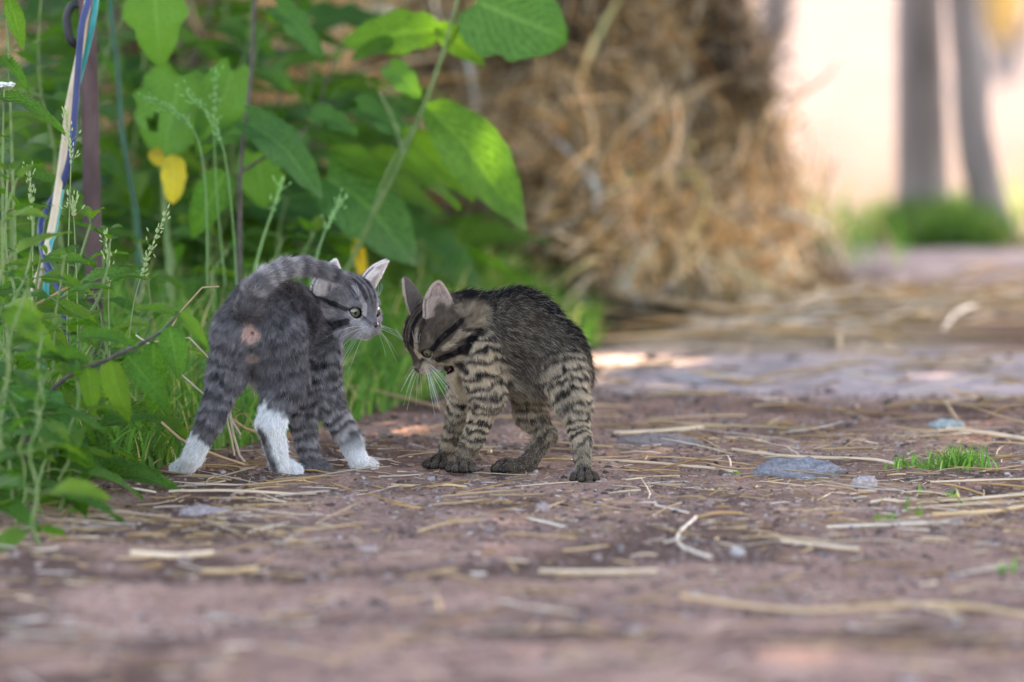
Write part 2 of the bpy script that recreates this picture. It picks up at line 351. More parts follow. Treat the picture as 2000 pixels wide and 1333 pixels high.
STRAWS = [  # pixel polyline, radius, tint, label
 ([(765, 941), (840, 946), (912, 948)], .0012, 0, 'short thick golden straw lying before the striped kitten'),
 ([(330, 968), (450, 970), (590, 967)], .0013, 2, 'long pale straw in front of the white-pawed grey kitten'),
 ([(285, 918), (350, 930), (470, 940)], .0009, 1, 'thin golden straw running under the grey kitten\'s splayed paw'),
 ([(1160, 903), (1290, 912), (1440, 923)], .0014, 2, 'long straw stretching away beside the striped kitten\'s hind paw'),
 ([(1430, 880), (1540, 893), (1700, 905), (1750, 912)], .0016, 2, 'long thick straw lying behind the blue-grey rock'),
 ([(1660, 965), (1735, 953), (1780, 962)], .0009, 2, 'kinked white straw just below the rounded pale stone'),
 ([(1700, 980), (1850, 976), (2010, 970)], .0016, 2, 'long pale straw passing under the two green sprouts'),
 ([(1820, 1008), (1900, 1003), (1960, 995), (2040, 985)], .0020, 0, 'broad flat straw with darker far end, below the sprouts'),
 ([(1615, 1022), (1730, 1024), (1860, 1022)], .0014, 4, 'straight pale straw beside the smallest green seedling'),
 ([(1420, 868), (1395, 800)], .0001, 2, None),
 ([(1360, 1008), (1325, 1035), (1330, 1055), (1390, 1082)], .0014, 4, 'hooked pale straw bent into a C shape on the path'),
 ([(1450, 1001), (1400, 1003), (1365, 1008)], .0012, 5, 'rust coloured dry stalk joined to the hooked straw'),
 ([(1280, 985), (1345, 998)], .0011, 4, 'short whitish straw above the hooked straw'),
 ([(1525, 1048), (1600, 1052), (1680, 1066)], .0018, 2, 'splintered pale straw lying to the side of the hooked one'),
 ([(1055, 1104), (1160, 1112), (1285, 1113)], .0019, 2, 'blurred thick straw closest to the camera in mid path'),
 ([(1030, 1006), (1105, 1018)], .0014, 4, 'stubby cream straw below the striped kitten\'s hind foot'),
 ([(258, 1082), (340, 1088), (415, 1082)], .0026, 2, 'short broad blurred straw near the green verge'),
 ([(395, 1112), (450, 1116), (500, 1108)], .0022, 1, 'yellowish blurred straw close by the short broad one'),
 ([(1200, 850), (1290, 843), (1375, 836)], .0021, 2, 'thick blurred straw tilted upward behind the striped kitten'),
 ([(1850, 850), (1930, 860), (2020, 872)], .0024, 2, 'thick blurred straw slanting down behind the grass tuft'),
 ([(1330, 1160), (1560, 1175), (1830, 1165), (2020, 1180)], .0018, 0, 'very long blurred straw crossing the near path'),
]
for pl, rad, ti, lab in STRAWS:
    if not lab: continue
    pts = []
    for a, b in pl:
        q = G(a, b); q.z = gz(q.x, q.y) + rad * 1.6; pts.append(q)
    pts = catmull(pts, 5) if len(pts) > 2 else [pts[0].lerp(pts[1], t / 5) for t in range(6)]
    for q in pts: q.z = max(q.z, gz(q.x, q.y) + rad)
    V, F = tube(pts, rad, 6); base = pts[len(pts) // 2]
    tn = np.array(SC[ti]) * 1.0
    n = fbm(V, 60, 2, 5)[:, None]
    o = link('straw', mesh('straw', V - np.array(base), F, tn * (.75 + .5 * n)), M_STRAW, loc=base); tag(o, lab, 'straw', 'single straws lying on the path')

# stones
def stone(px, py, sx, sy, sz, colr, label, seed, sink=.35, rough_=.2):
    q = G(px, py); V, F = [], []
    n, m = 28, 18; u = np.linspace(0, 2 * math.pi, n, endpoint=False); v = np.linspace(.01, math.pi - .01, m)
    U, Vv = np.meshgrid(u, v); D = np.stack([np.cos(U) * np.sin(Vv), np.sin(U) * np.sin(Vv), np.cos(Vv)], 2).reshape(-1, 3)
    f = .72 + .55 * fbm(D + seed, 1.6, 3, seed) ; f = f * (1 + rough_ * (fbm(D, 5, 3, seed) - .5))
    V = D * f[:, None] * np.array([sx, sy, sz]); V[:, 2] += sz * (1 - 2 * sink)
    F = [[i * n + j, (i + 1) * n + j, (i + 1) * n + (j + 1) % n, i * n + (j + 1) % n] for i in range(m - 1) for j in range(n)]
    cc = np.array(colr) * (.55 + .9 * fbm(D + seed, 9, 3, 2))[:, None]
    q.z = gz(q.x, q.y); o = link('stone', mesh('stone', V, F, cc), M_GRIT, loc=q); tag(o, label, 'stone')
stone(1560, 926, .037, .022, .013, (.21, .19, .20), 'low rough blue-grey rock half sunk in the path', 1, .45, .9)
stone(1500, 920, .012, .008, .006, (.23, .20, .205), 'small grey stone touching the end of the blue-grey rock', 8)
stone(1690, 948, .011, .008, .0075, (.34, .275, .265), 'smooth rounded pale stone beside the long straws', 2)
stone(395, 1000, .022, .012, .006, (.31, .24, .23), 'flat pale grey pebble in front of the grey kitten', 3)
stone(1850, 838, .017, .01, .007, (.30, .31, .29), 'pale turquoise-grey pebble behind the grass tuft', 4)
stone(1290, 866, .04, .02, .008, (.21, .16, .145), 'broad flat grey stone behind the striped kitten', 5)
stone(1440, 1068, .006, .006, .005, (.33, .28, .26), 'tiny whitish pebble by the hooked straw', 6)
stone(1380, 740, .05, .03, .005, (.4, .33, .33), 'blurred low stone on the pale gravel band', 9)

# ---------------------------------------------------------------- haystack
def surface_nets(D, org, h):
    """isosurface of D<0 on a regular grid -> verts, quads"""
    S = D < 0; nx, ny, nz = D.shape
    corners = [(0, 0, 0), (1, 0, 0), (0, 1, 0), (1, 1, 0), (0, 0, 1), (1, 0, 1), (0, 1, 1), (1, 1, 1)]
    sl = lambda c, A: A[c[0]:nx - 1 + c[0], c[1]:ny - 1 + c[1], c[2]:nz - 1 + c[2]]
    cnt = np.zeros((nx - 1, ny - 1, nz - 1), np.uint8)
    for c in corners: cnt += sl(c, S)
    act = (cnt > 0) & (cnt < 8); idx = np.full(act.shape, -1, np.int64); I = np.argwhere(act); idx[act] = np.arange(len(I))
    val = np.stack([D[I[:, 0] + c[0], I[:, 1] + c[1], I[:, 2] + c[2]] for c in corners], 1)
    acc = np.zeros((len(I), 3)); wn = np.zeros(len(I)); cc = np.array(corners, float)
    for a in range(8):
        for b in range(a + 1, 8):
            if np.abs(cc[a] - cc[b]).sum() != 1: continue
            m = (val[:, a] < 0) != (val[:, b] < 0); t = val[m, a] / (val[m, a] - val[m, b])
            acc[m] += cc[a] + (cc[b] - cc[a]) * t[:, None]; wn[m] += 1
    V = (I + acc / wn[:, None]) * h + org; Q = []
    for ax in range(3):
        o1, o2 = [(1, 2), (2, 0), (0, 1)][ax]; e = np.zeros(3, int); e[ax] = 1
        A = S[:nx - e[0], :ny - e[1], :nz - e[2]]; B = S[e[0]:, e[1]:, e[2]:]
        E = np.argwhere(A != B); E = E[(E[:, o1] > 0) & (E[:, o2] > 0) & (E[:, o1] < D.shape[o1] - 1) & (E[:, o2] < D.shape[o2] - 1)]
        ins = S[E[:, 0], E[:, 1], E[:, 2]]; u = np.zeros(3, int); u[o1] = 1; v = np.zeros(3, int); v[o2] = 1
        g = lambda K: idx[K[:, 0], K[:, 1], K[:, 2]]
        q = np.stack([g(E - u - v), g(E - v), g(E), g(E - u)], 1); q[~ins] = q[~ins][:, ::-1]; Q.append(q)
    Q = np.concatenate(Q); Q = Q[(Q >= 0).all(1)]
    return V, Q

HB = Vector((-.225, 7.65, 0))
stack = empty('haystack', HB, 'tall shaggy stack of brown hay behind the kittens', 'haystack')
n, m = 160, 90; u = np.linspace(0, 2 * math.pi, n, endpoint=False); tt = np.linspace(0, 1, m)
U, Tt = np.meshgrid(u, tt)
hz = Tt * 1.1
rr = np.where(Tt < .93, .452 + .155 * np.clip(1 - hz / .5, 0, 1) ** 1.1 + .02 * np.exp(-hz / .08) + .012 * np.sin(hz * 9), .452) * np.sqrt(np.clip(1 - np.clip((Tt - .75) / .25, 0, 1) ** 2, 0, 1))
Pn = np.stack([np.cos(U) * rr, np.sin(U) * rr, hz], 2).reshape(-1, 3)
nn = (fbm(Pn, 9, 4, 41) - .5) * .11 + (fbm(Pn, 30, 3, 42) - .5) * .05
Dn = np.stack([np.cos(U), np.sin(U), 0 * U], 2).reshape(-1, 3); Pv = Pn + Dn * nn[:, None] * (rr.reshape(-1, 1) > .02)
F = [[i * n + j, i * n + (j + 1) % n, (i + 1) * n + (j + 1) % n, (i + 1) * n + j] for i in range(m - 1) for j in range(n)]
hc = np.array((.10, .062, .034)) * (.35 + 1.2 * fbm(Pn, 14, 3, 45))[:, None]
link('hay_mass', mesh('hay_mass', Pv, F, hc), mat_col('matted_hay', .95, .1, nscale=90, namp=.5), stack)
def hay_strands(n, seed, L, R, phi=(-2.9, -.1), zmax=.62, out=.25, dark=1.0):
    r = np.random.default_rng(seed); a = r.uniform(*phi, n); z = r.uniform(0.0, zmax, n)
    rad = .452 + .155 * np.clip(1 - z / .5, 0, 1) ** 1.1 + .02 * np.exp(-z / .08) + .012 * np.sin(z * 9)
    p = np.stack([np.cos(a) * rad, np.sin(a) * rad, z], 1); nz_ = (fbm(p, 9, 4, 41) - .5) * .11 + r.uniform(-.01, .035, n)
    d = np.stack([np.cos(a), np.sin(a), 0 * a], 1); p = p + d * nz_[:, None]
    tang = np.stack([-np.sin(a), np.cos(a), 0 * a], 1); th = 1.2 + (fbm(p, 4, 2, 48) - .5) * 7 + r.normal(0, .75, n)
    th = np.where(r.random(n) < .45, r.uniform(0, 2 * math.pi, n), th); D = tang * np.cos(th)[:, None] + np.array((0, 0, -1.)) * np.sin(th)[:, None] + d * r.normal(out, .22, n)[:, None]
    Ln = r.uniform(*L, n); V, F, k = strands(p, D, Ln, r.uniform(*R, n), r.normal(0, .13, n), np.full(n, .12), 4, 3, seed)
    V[:, 2] = np.maximum(V[:, 2], .004)
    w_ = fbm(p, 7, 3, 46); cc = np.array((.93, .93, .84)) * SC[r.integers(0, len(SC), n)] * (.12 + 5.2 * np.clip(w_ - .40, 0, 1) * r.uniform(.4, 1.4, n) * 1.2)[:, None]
    painted_fleck = r.random(n) < np.clip((fbm(p, 10, 2, 51) - .64) * 5, 0, .6); cc[painted_fleck] = np.array((.78, .33, .10)) * r.uniform(.7, 1.15, (painted_fleck.sum(), 1))  # orange strands: sun flecks painted into the straw colour
    return V, F, k, cc, p
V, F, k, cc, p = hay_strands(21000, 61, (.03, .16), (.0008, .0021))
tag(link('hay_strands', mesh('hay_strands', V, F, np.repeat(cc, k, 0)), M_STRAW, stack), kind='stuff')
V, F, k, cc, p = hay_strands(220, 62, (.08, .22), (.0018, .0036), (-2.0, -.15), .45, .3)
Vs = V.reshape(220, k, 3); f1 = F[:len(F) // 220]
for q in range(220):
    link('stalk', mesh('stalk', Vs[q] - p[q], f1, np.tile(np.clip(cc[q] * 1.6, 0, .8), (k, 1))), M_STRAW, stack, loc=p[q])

print('setup', time.time() - T0)

# ---------------------------------------------------------------- kittens
CM = 0.01
def nrm(v): v = np.asarray(v, float); return v / (np.linalg.norm(v, axis=-1, keepdims=True) + 1e-9)
class Prim:
    """one tapered limb / ellipsoid of a body. fur: length (m), lay 0 upright..1 flat; tone 0 dark..1 light; st = (cycles per cm, amplitude, phase)"""
    def __init__(s, a, b, ra, rb, k=.8, fur=.6, lay=.6, tone=.4, st=(0, 0, 0), white=None, warm=0., flow=None, E=None, foot=False, R=None):
        s.a, s.b = np.array(a, float), np.array(b, float); s.ra, s.rb = ra * CM, rb * CM; s.k = k * CM
        s.fur, s.lay, s.tone, s.st, s.white, s.warm = fur * CM, lay, tone, st, white, warm
        ab = s.b - s.a; s.L = np.linalg.norm(ab); s.dir = ab / s.L if s.L > 1e-6 else np.array((0, 0, -1.))
        s.flow = nrm(flow) if flow is not None else s.dir
        s.E, s.R, s.foot = E, R, foot      # E = ellipsoid radii in frame R
    def t(s, X): return np.clip(((X - s.a) @ s.dir) / s.L, 0, 1) if s.L > 1e-6 else np.zeros(len(X))
    def d(s, X):
        if s.E is not None:
            q = (X - s.a) @ s.R.T; e = np.array(s.E) * CM; k0 = np.linalg.norm(q / e, axis=1); k1 = np.linalg.norm(q / e ** 2, axis=1)
            return k0 * (k0 - 1) / (k1 + 1e-9)
        t = s.t(X); c = s.a + t[:, None] * (s.b - s.a); return np.linalg.norm(X - c, axis=1) - (s.ra + (s.rb - s.ra) * t)
    def box(s, pad):
        r = max(s.ra, s.rb, max(s.E) * CM if s.E is not None else 0) + pad
        return np.minimum(s.a, s.b) - r, np.maximum(s.a, s.b) + r
def field_at(prims, X, subs=()):
    D = np.full(len(X), .03)
    for p in prims:
        d = p.d(X); k = p.k; hh = np.clip(k - np.abs(D - d), 0, None) / k; D = np.minimum(D, d) - hh * hh * k * .25
    for c, r, k in subs:
        d = r - np.linalg.norm(X - c, axis=1); hh = np.clip(k - np.abs(D - d), 0, None) / k; D = np.maximum(D, d) + hh * hh * k * .25
    return D
def body_surface(prims, subs, h=.0013):
    lo = np.min([p.box(.006)[0] for p in prims], 0); hi = np.max([p.box(.006)[1] for p in prims], 0)
    shp = np.ceil((hi - lo) / h).astype(int) + 1; D = np.full(shp, .03, np.float32)
    for p in prims:
        a, b = p.box(.012); i0 = np.clip(np.floor((a - lo) / h).astype(int), 0, shp - 1); i1 = np.clip(np.ceil((b - lo) / h).astype(int) + 1, 1, shp)
        g = np.stack(np.meshgrid(*[lo[q] + h * np.arange(i0[q], i1[q]) for q in range(3)], indexing='ij'), -1).reshape(-1, 3)
        d = p.d(g).reshape(i1 - i0); s = (slice(i0[0], i1[0]), slice(i0[1], i1[1]), slice(i0[2], i1[2])); c = D[s]; k = p.k
        hh = np.clip(k - np.abs(c - d), 0, None) / k; D[s] = np.minimum(c, d) - hh * hh * k * .25
    for cpt, r, k in subs:
        a, b = cpt - r - .006, cpt + r + .006; i0 = np.clip(np.floor((a - lo) / h).astype(int), 0, shp - 1); i1 = np.clip(np.ceil((b - lo) / h).astype(int) + 1, 1, shp)
        g = np.stack(np.meshgrid(*[lo[q] + h * np.arange(i0[q], i1[q]) for q in range(3)], indexing='ij'), -1)
        d = r - np.linalg.norm(g - cpt, axis=-1); s = (slice(i0[0], i1[0]), slice(i0[1], i1[1]), slice(i0[2], i1[2])); c = D[s]
        hh = np.clip(k - np.abs(c - d), 0, None) / k; D[s] = np.maximum(c, d) + hh * hh * k * .25
    return surface_nets(D, lo, h)

def surf_at(prims, px, py, d0):
    ds = np.linspace(d0 - .07, d0 + .05, 400); X = np.array([tuple(P(px, py, d)) for d in ds]); f = field_at(prims, X); i = np.argmax(f < 0)
    return X[i] if (f < 0).any() else X[200]
class Head:
    def __init__(s, centre, F, roll=0, sc=1.15, lift=0, **kw):
        s.c = np.array(centre); s.F = nrm(F); L = nrm(np.cross((0, 0, 1.), s.F)); U = np.cross(s.F, L)
        s.L = L * math.cos(roll) + U * math.sin(roll); s.U = np.cross(s.F, s.L); s.sc = sc; s.kw = kw
        s.R = np.stack([s.F, s.L, s.U])
    def w(s, f, l, u): return s.c + (s.F * f + s.L * l + s.U * u) * s.sc * CM
    def loc(s, X): return (X - s.c) @ s.R.T / (s.sc * CM)
    def prims(s, tone, fur=.22):
        q = s.sc; o = []
        def E(f, l, u, e, k=.5, **kw): o.append(Prim(s.w(f, l, u), s.w(f, l, u), 0, 0, k, E=[x * q for x in e], R=s.R, **{**dict(fur=fur, lay=.8, tone=tone, flow=-s.F), **kw}))
        def Cn(a, b, ra, rb, k=.5, **kw): o.append(Prim(s.w(*a), s.w(*b), ra * q, rb * q, k, **{**dict(fur=fur, lay=.8, tone=tone, flow=-s.F), **kw}))
        E(0, 0, .15, (2.6, 2.35, 2.2), fur=fur * 1.5)
        E(.9, 0, .55, (1.6, 1.6, 1.35), 1.0)
        for sg in (-1, 1):
            E(.55, sg * 1.45, -.85, (1.5, 1.25, 1.2), 1.0, fur=fur * 2.2, lay=.6)
            E(1.95, sg * .72, .50, (.62, .72, .45), .5)
            E(1.75, sg * 1.25, -.62, (.8, .7, .55), .6)
            E(2.85, sg * .42, -1.15, (.55, .48, .45), .25, fur=fur * .6, tone=tone + .3)
        Cn((1.7, 0, .1), (2.95, 0, -.62), .95, .42, .6, fur=fur * .5)
        Cn((1.2, 0, -1.0), (2.65, 0, -1.2), 1.05, .55, .5, fur=fur * .8)
        jaw = s.kw.get('jaw', 0)
        Cn((.9, 0, -1.35 - jaw * .3), (2.45 - jaw * 1.2, 0, -1.62 - jaw * .75), .7, .42, .35, fur=fur * .8, tone=.85, white=(0, 1) if jaw == 0 else (.35, 2))
        return o
FACE = [  # (pts in head units F,|L|,U), radius, tone delta target, strength
 ([(2.05, 1.55, .15), (1.0, 2.1, .45), (-.2, 2.4, .35), (-1.2, 2.3, .1)], .17, 0.0, 1.0),
 ([(1.9, 1.65, -.55), (1.1, 2.05, -.75), (.1, 2.45, -.8), (-.8, 2.4, -.9)], .18, 0.02, 1.0),
 ([(.9, 2.1, -1.35), (-.1, 2.35, -1.5)], .16, 0.05, .8),
 ([(1.2, 2.0, -.15), (-.2, 2.5, -.2)], .20, .8, .7),
 ([(1.5, 1.8, -1.05), (.3, 2.4, -1.2)], .18, .8, .7),
 ([(2.2, .42, 1.0), (1.4, .5, 1.9), (.3, .6, 2.4), (-1.2, .6, 2.4)], .17, 0.0, .9),
 ([(2.1, 1.0, .95), (1.3, 1.15, 1.7), (.2, 1.2, 2.1)], .15, .05, .7),
 ([(2.4, 0, .7), (1.6, 0, 1.8), (.2, 0, 2.5)], .13, .1, .8),
 ([(2.2, .72, .75), (1.5, .85, 1.6)], .16, .75, .7),
 ([(2.45, .62, .55), (2.62, .68, .0)], .15, .95, .9),
 ([(2.5, .8, -.25), (2.95, .5, -.62)], .14, 0.0, .85),
 ([(2.0, 1.25, -.50), (2.4, 1.05, -.45)], .15, .9, .7),
 ([(2.8, .75, -1.0), (2.3, 1.05, -1.15), (1.6, 1.3, -1.5)], .40, .85, .75),
]
def seg_dist(X, pts):
    d = np.full(len(X), 9.)
    for a, b in zip(pts[:-1], pts[1:]):
        a, b = np.array(a), np.array(b); ab = b - a; t = np.clip((X - a) @ ab / (ab @ ab), 0, 1); d = np.minimum(d, np.linalg.norm(X - a - t[:, None] * ab, axis=1))
    return d

def paw(prims, at, f, sc=1.0, **kw):
    """paw: palm and four toes, at = heel of the palm on the ground plane"""
    f = nrm(f); l = np.array((-f[1], f[0], 0)); a = np.array(at, float)
    q = dict(fur=.22, lay=.85, k=.25); q.update(kw)
    prims.append(Prim(a + f * .2 * CM + np.array((0, 0, .72 * CM)) * sc, a + f * .75 * CM * sc + np.array((0, 0, .62 * CM)) * sc, .72 * sc, .70 * sc, **{**q, 'k': .5}))
    for o, fw in ((-1.02, .95), (-.35, 1.38), (.35, 1.38), (1.02, .95)):
        c0 = a + l * o * .85 * CM * sc + f * (fw - .45) * CM * sc + np.array((0, 0, .62 * CM)) * sc
        c1 = a + l * o * CM * sc + f * fw * CM * sc + np.array((0, 0, .40 * CM)) * sc
        prims.append(Prim(c0, c1, .42 * sc, .41 * sc, **{**q, 'k': .03, 'foot': True}))

def weights(prims, X, soft=.32 * CM):
    D = np.stack([p.d(X) for p in prims], 1); W = np.exp(-(D - D.min(1, keepdims=True)) / soft); return W / W.sum(1, keepdims=True)

def colour(kt, X, W, clump):
    """coat colour at surface points"""
    prims, H, pal = kt['prims'], kt['head'], kt['pal']
    tone = np.zeros(len(X)); wh = np.zeros(len(X)); warm = np.zeros(len(X))
    nlow = fbm(X, 90, 2, 5) - .5; n2 = fbm(X, 260, 2, 8) - .5; nmid = fbm(X, 170, 1, 15) - .5; nbr = fbm(X, 60, 2, 19) - .5
    for i, p in enumerate(prims):
        tn = np.full(len(X), float(p.tone)); fq, am, ph = p.st
        s = (X - p.a) @ p.dir if p.L > 1e-6 else (X - p.a) @ nrm((1, 0, 0))
        if am > 0:
            g = np.sin((s / CM + nlow * 1.4 + nmid * .6) * fq * 2 * math.pi + ph); g = np.clip(g * 1.8 + .35 + n2 * 2.0 + nbr * 1.0, -1, 1)
            tn = tn + am * g
        if p.white is not None:
            t = p.t(X) + nlow * .4 + n2 * .35; ww = sstep(p.white[0] - .07, p.white[0] + .10, t) * (1 - sstep(p.white[1] - .02, p.white[1] + .04, t)) if p.white != (0, 1) else np.ones(len(X))
            wh += W[:, i] * ww
        if p.foot and kt.get('dark_shaded_toes'): tn = tn * 0 + .34 + n2 * .3
        tone += W[:, i] * tn; warm += W[:, i] * p.warm
    if kt.get('dark_shaded_toes'):
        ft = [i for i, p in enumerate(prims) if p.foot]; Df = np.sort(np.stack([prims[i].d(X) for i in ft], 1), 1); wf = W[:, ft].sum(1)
        cr = (1 - sstep(.0002, .0016, Df[:, 1] - Df[:, 0])) * (wf > .35); low = 1 - sstep(.002, .0042, X[:, 2]); tone = tone * (1 - np.clip(cr + low * .8 * (wf > .3), 0, 1) * .95)  # shade between the toes painted into the coat; undersides darkened too
    # dark saddle along the spine, pale belly
    for pts, r, tt, st in kt['marks']:
        d = seg_dist(X, pts) + nlow * r * .5 + n2 * r * .35; m = (1 - sstep(r * .6, r * 1.3, d)) * st
        if tt > 1: wh = np.maximum(wh, m)
        elif tt < 0: wh = wh * (1 - m); tone = tone * (1 - m) + (-tt) * m
        else: tone = tone * (1 - m) + tt * m
    for c, r, colr in kt['skinspots']: pass
    q = H.loc(X); qa = q.copy(); qa[:, 1] = np.abs(qa[:, 1])
    inhead = (np.linalg.norm(q, axis=1) < 3.9)
    qu = nrm(qa) * 2.4
    for pts, r, tt, st in FACE:
        st = st * kt.get('face_st', 1)
        d = seg_dist(qu, [nrm(np.array(v_)) * 2.4 for v_ in pts]) + nlow * .14 + n2 * .06
        m = np.clip((1 - sstep(r * .85, r * 1.4, d)) * st * 1.25, 0, 1) * inhead
        tone = tone * (1 - m) + tt * m
    de = np.linalg.norm(qa - np.array(EYE), axis=1); m = (1 - sstep(.52, .62, de)) * inhead; m2 = sstep(.50, .6, de) * (1 - sstep(.68, .8, de)) * inhead * (q[:, 2] < .1)
    tone = tone * (1 - m2 * .8) + .85 * m2 * .8; tone = tone * (1 - m) + .0 * m; wh = wh * (1 - m)
    tone = tone + n2 * .26 + clump * .15
    tone = np.clip(tone, 0, 1)[:, None]; warm = np.clip(warm + (fbm(X, 45, 2, 77) - .5) * .8, 0, 1)[:, None]
    light = np.array(pal['light']) * (1 - warm) + np.array(pal['warm']) * warm
    c = np.where(tone < .5, np.array(pal['dark']) * (1 - tone * 2) + np.array(pal['mid']) * tone * 2, np.array(pal['mid']) * (2 - tone * 2) + light * (tone * 2 - 1))
    wh = np.clip(wh, 0, 1)[:, None]; c = c * (1 - wh) + np.array(pal['white']) * wh
    for cpt, r, colr in kt['skinspots']:
        d = np.linalg.norm((X - cpt) * np.array((1, .35, 1)), axis=1) + n2 * r * .4; m = (1 - sstep(r * .7, r * 1.15, d))[:, None]; c = c * (1 - m) + np.array(colr) * m
    return c
EYE = (2.02, 1.02, .02)

def grow_fur(kt, V, F, root, name='fur', density=2.6e6, seed=1, base=None):
    r = np.random.default_rng(seed); prims, H = kt['prims'], kt['head']
    tri = np.concatenate([F[:, [0, 1, 2]], F[:, [0, 2, 3]]]); A, B, Cc = V[tri[:, 0]], V[tri[:, 1]], V[tri[:, 2]]
    cr = np.cross(B - A, Cc - A); ar = np.linalg.norm(cr, axis=1) / 2; n = int(ar.sum() * density)
    ti = r.choice(len(tri), n, p=ar / ar.sum()); a, b = r.random(n), r.random(n); fl = a + b > 1; a[fl] = 1 - a[fl]; b[fl] = 1 - b[fl]
    X = A[ti] + (B - A)[ti] * a[:, None] + (Cc - A)[ti] * b[:, None]
    e = .0006; subs = kt['subs']
    Nn = np.stack([field_at(prims, X + e * np.eye(3)[q], subs) - field_at(prims, X - e * np.eye(3)[q], subs) for q in range(3)], 1); Nn = nrm(Nn)
    W = weights(prims, X)
    fl = W @ np.array([p.flow for p in prims]); ln = W @ np.array([p.fur for p in prims]); lay = W @ np.array([p.lay for p in prims])
    # head: hair radiates from the nose
    q = H.loc(X); inh = sstep(4.2, 3.4, np.linalg.norm(q, axis=1))[:, None]
    nose = H.w(3.3, 0, -.5); rad = nrm(X - nose); fl = fl * (1 - inh) + rad * inh
    fl = fl - Nn * np.sum(fl * Nn, 1, keepdims=True); fl = nrm(fl)
    clv = np.stack([fbm(X, 120, 2, 10 + i) - .5 for i in range(3)], 1) * 1.3; clv2 = np.stack([fbm(X, 330, 2, 30 + i) - .5 for i in range(3)], 1)
    D1 = nrm(Nn * (1.05 - lay)[:, None] * 1.3 + fl * lay[:, None] + clv * .5 + clv2 * kt.get('tuft', .45) + r.normal(0, .10, (n, 3)))
    D2 = nrm(Nn * (1.0 - lay)[:, None] * .6 + fl * 1.0 + clv * .6 + clv2 * kt.get('tuft', .45) * 1.3 + r.normal(0, .13, (n, 3)) + np.array((0, 0, -.25)))
    qa = q.copy(); qa[:, 1] = np.abs(qa[:, 1]); de = np.linalg.norm(qa - np.array(EYE), axis=1)
    keep = de > .56
    dn = np.linalg.norm(q - np.array((3.25, 0, -.76)), axis=1); keep &= dn > .34
    ln = ln * np.clip((de - .45) / 1.1, .25, 1) * r.uniform(.6, 1.3, n) * kt.get('long', 1)
    if 'mouth_in' in kt: keep &= np.linalg.norm(X - kt['mouth_in'][0], axis=1) > .0056
    for cpt, rr_, colr in kt['skinspots']:
        dd = np.linalg.norm((X - cpt) * np.array((1, .35, 1)), axis=1); ln = ln * np.clip(dd / rr_ / 1.3, .22, 1)
    long_ = (r.random(n) < .07); ln[long_] *= 1.35; D1[long_] = nrm(D1[long_] + Nn[long_] * .5); D2[long_] = nrm(D2[long_] + Nn[long_] * .35)
    clump = np.clip(clv2[:, 0] * 2.2, -1, 1)
    col = colour(kt, X, W, clump) * r.uniform(.72, 1.28, (n, 1))
    ag = (r.random(n) < kt['agouti'] * np.clip(col.mean(1) * 9, .25, 1.2) * (1 - .97 * inh[:, 0])); col[ag] = col[ag] * .35 + np.array(kt['pal']['tick']) * .65
    X, D1, D2, ln, col, Nn = X[keep], D1[keep], D2[keep], ln[keep], col[keep], Nn[keep]; n = len(X)
    K = 4; pts = np.empty((n, K, 3)); pts[:, 0] = X - Nn * .0004
    pts[:, 1] = X + D1 * (ln * .33)[:, None]; pts[:, 2] = pts[:, 1] + nrm(D1 + D2) * (ln * .33)[:, None]; pts[:, 3] = pts[:, 2] + D2 * (ln * .34)[:, None]
    pts[:, 1:, 2] = np.maximum(pts[:, 1:, 2], .0008)
    make_hair(name, pts - np.array(base), np.array([.000085, .000078, .00006, .000012]) * r.uniform(.8, 1.3, (n, 1)), col, root)
    print(kt['name'], 'strands', n)
def make_hair(name, pts, rad, col, parent, mat=None):
    n, K = pts.shape[:2]; hc = bpy.data.hair_curves.new(name); hc.add_curves([K] * n)
    hc.attributes['position'].data.foreach_set('vector', pts.astype(np.float32).ravel()) if 'position' in hc.attributes else hc.points.foreach_set('position', pts.astype(np.float32).ravel())
    ra = hc.attributes.get('radius') or hc.attributes.new('radius', 'FLOAT', 'POINT'); ra.data.foreach_set('value', np.broadcast_to(rad, (n, K)).astype(np.float32).ravel())
    ca = hc.attributes.new('col', 'FLOAT_COLOR', 'CURVE'); c4 = np.ones((n, 4), np.float32); c4[:, :3] = col; ca.data.foreach_set('color', c4.ravel())
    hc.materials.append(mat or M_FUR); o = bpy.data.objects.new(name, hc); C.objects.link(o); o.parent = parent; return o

def ball(cpt, R, rads, cols_fn, n=36, m=24):
    v = np.linspace(0, math.pi, m); u = np.linspace(0, 2 * math.pi, n, endpoint=False); U, Vv = np.meshgrid(u, v)
    D = np.stack([np.cos(Vv), np.sin(Vv) * np.cos(U), np.sin(Vv) * np.sin(U)], 2).reshape(-1, 3)     # pole along local F
    V = (D * np.array(rads)) @ R + cpt; F = [[i * n + j, i * n + (j + 1) % n, (i + 1) * n + (j + 1) % n, (i + 1) * n + j] for i in range(m - 1) for j in range(n)]
    return V, F, cols_fn(D)
M_EYE = mat_col('wet_eye', .10, .5, coat=.5); M_WET = mat_col('wet_nose', .35, .5, coat=.3); M_WHISK = mat_col('whisker', .35, .5, .3)

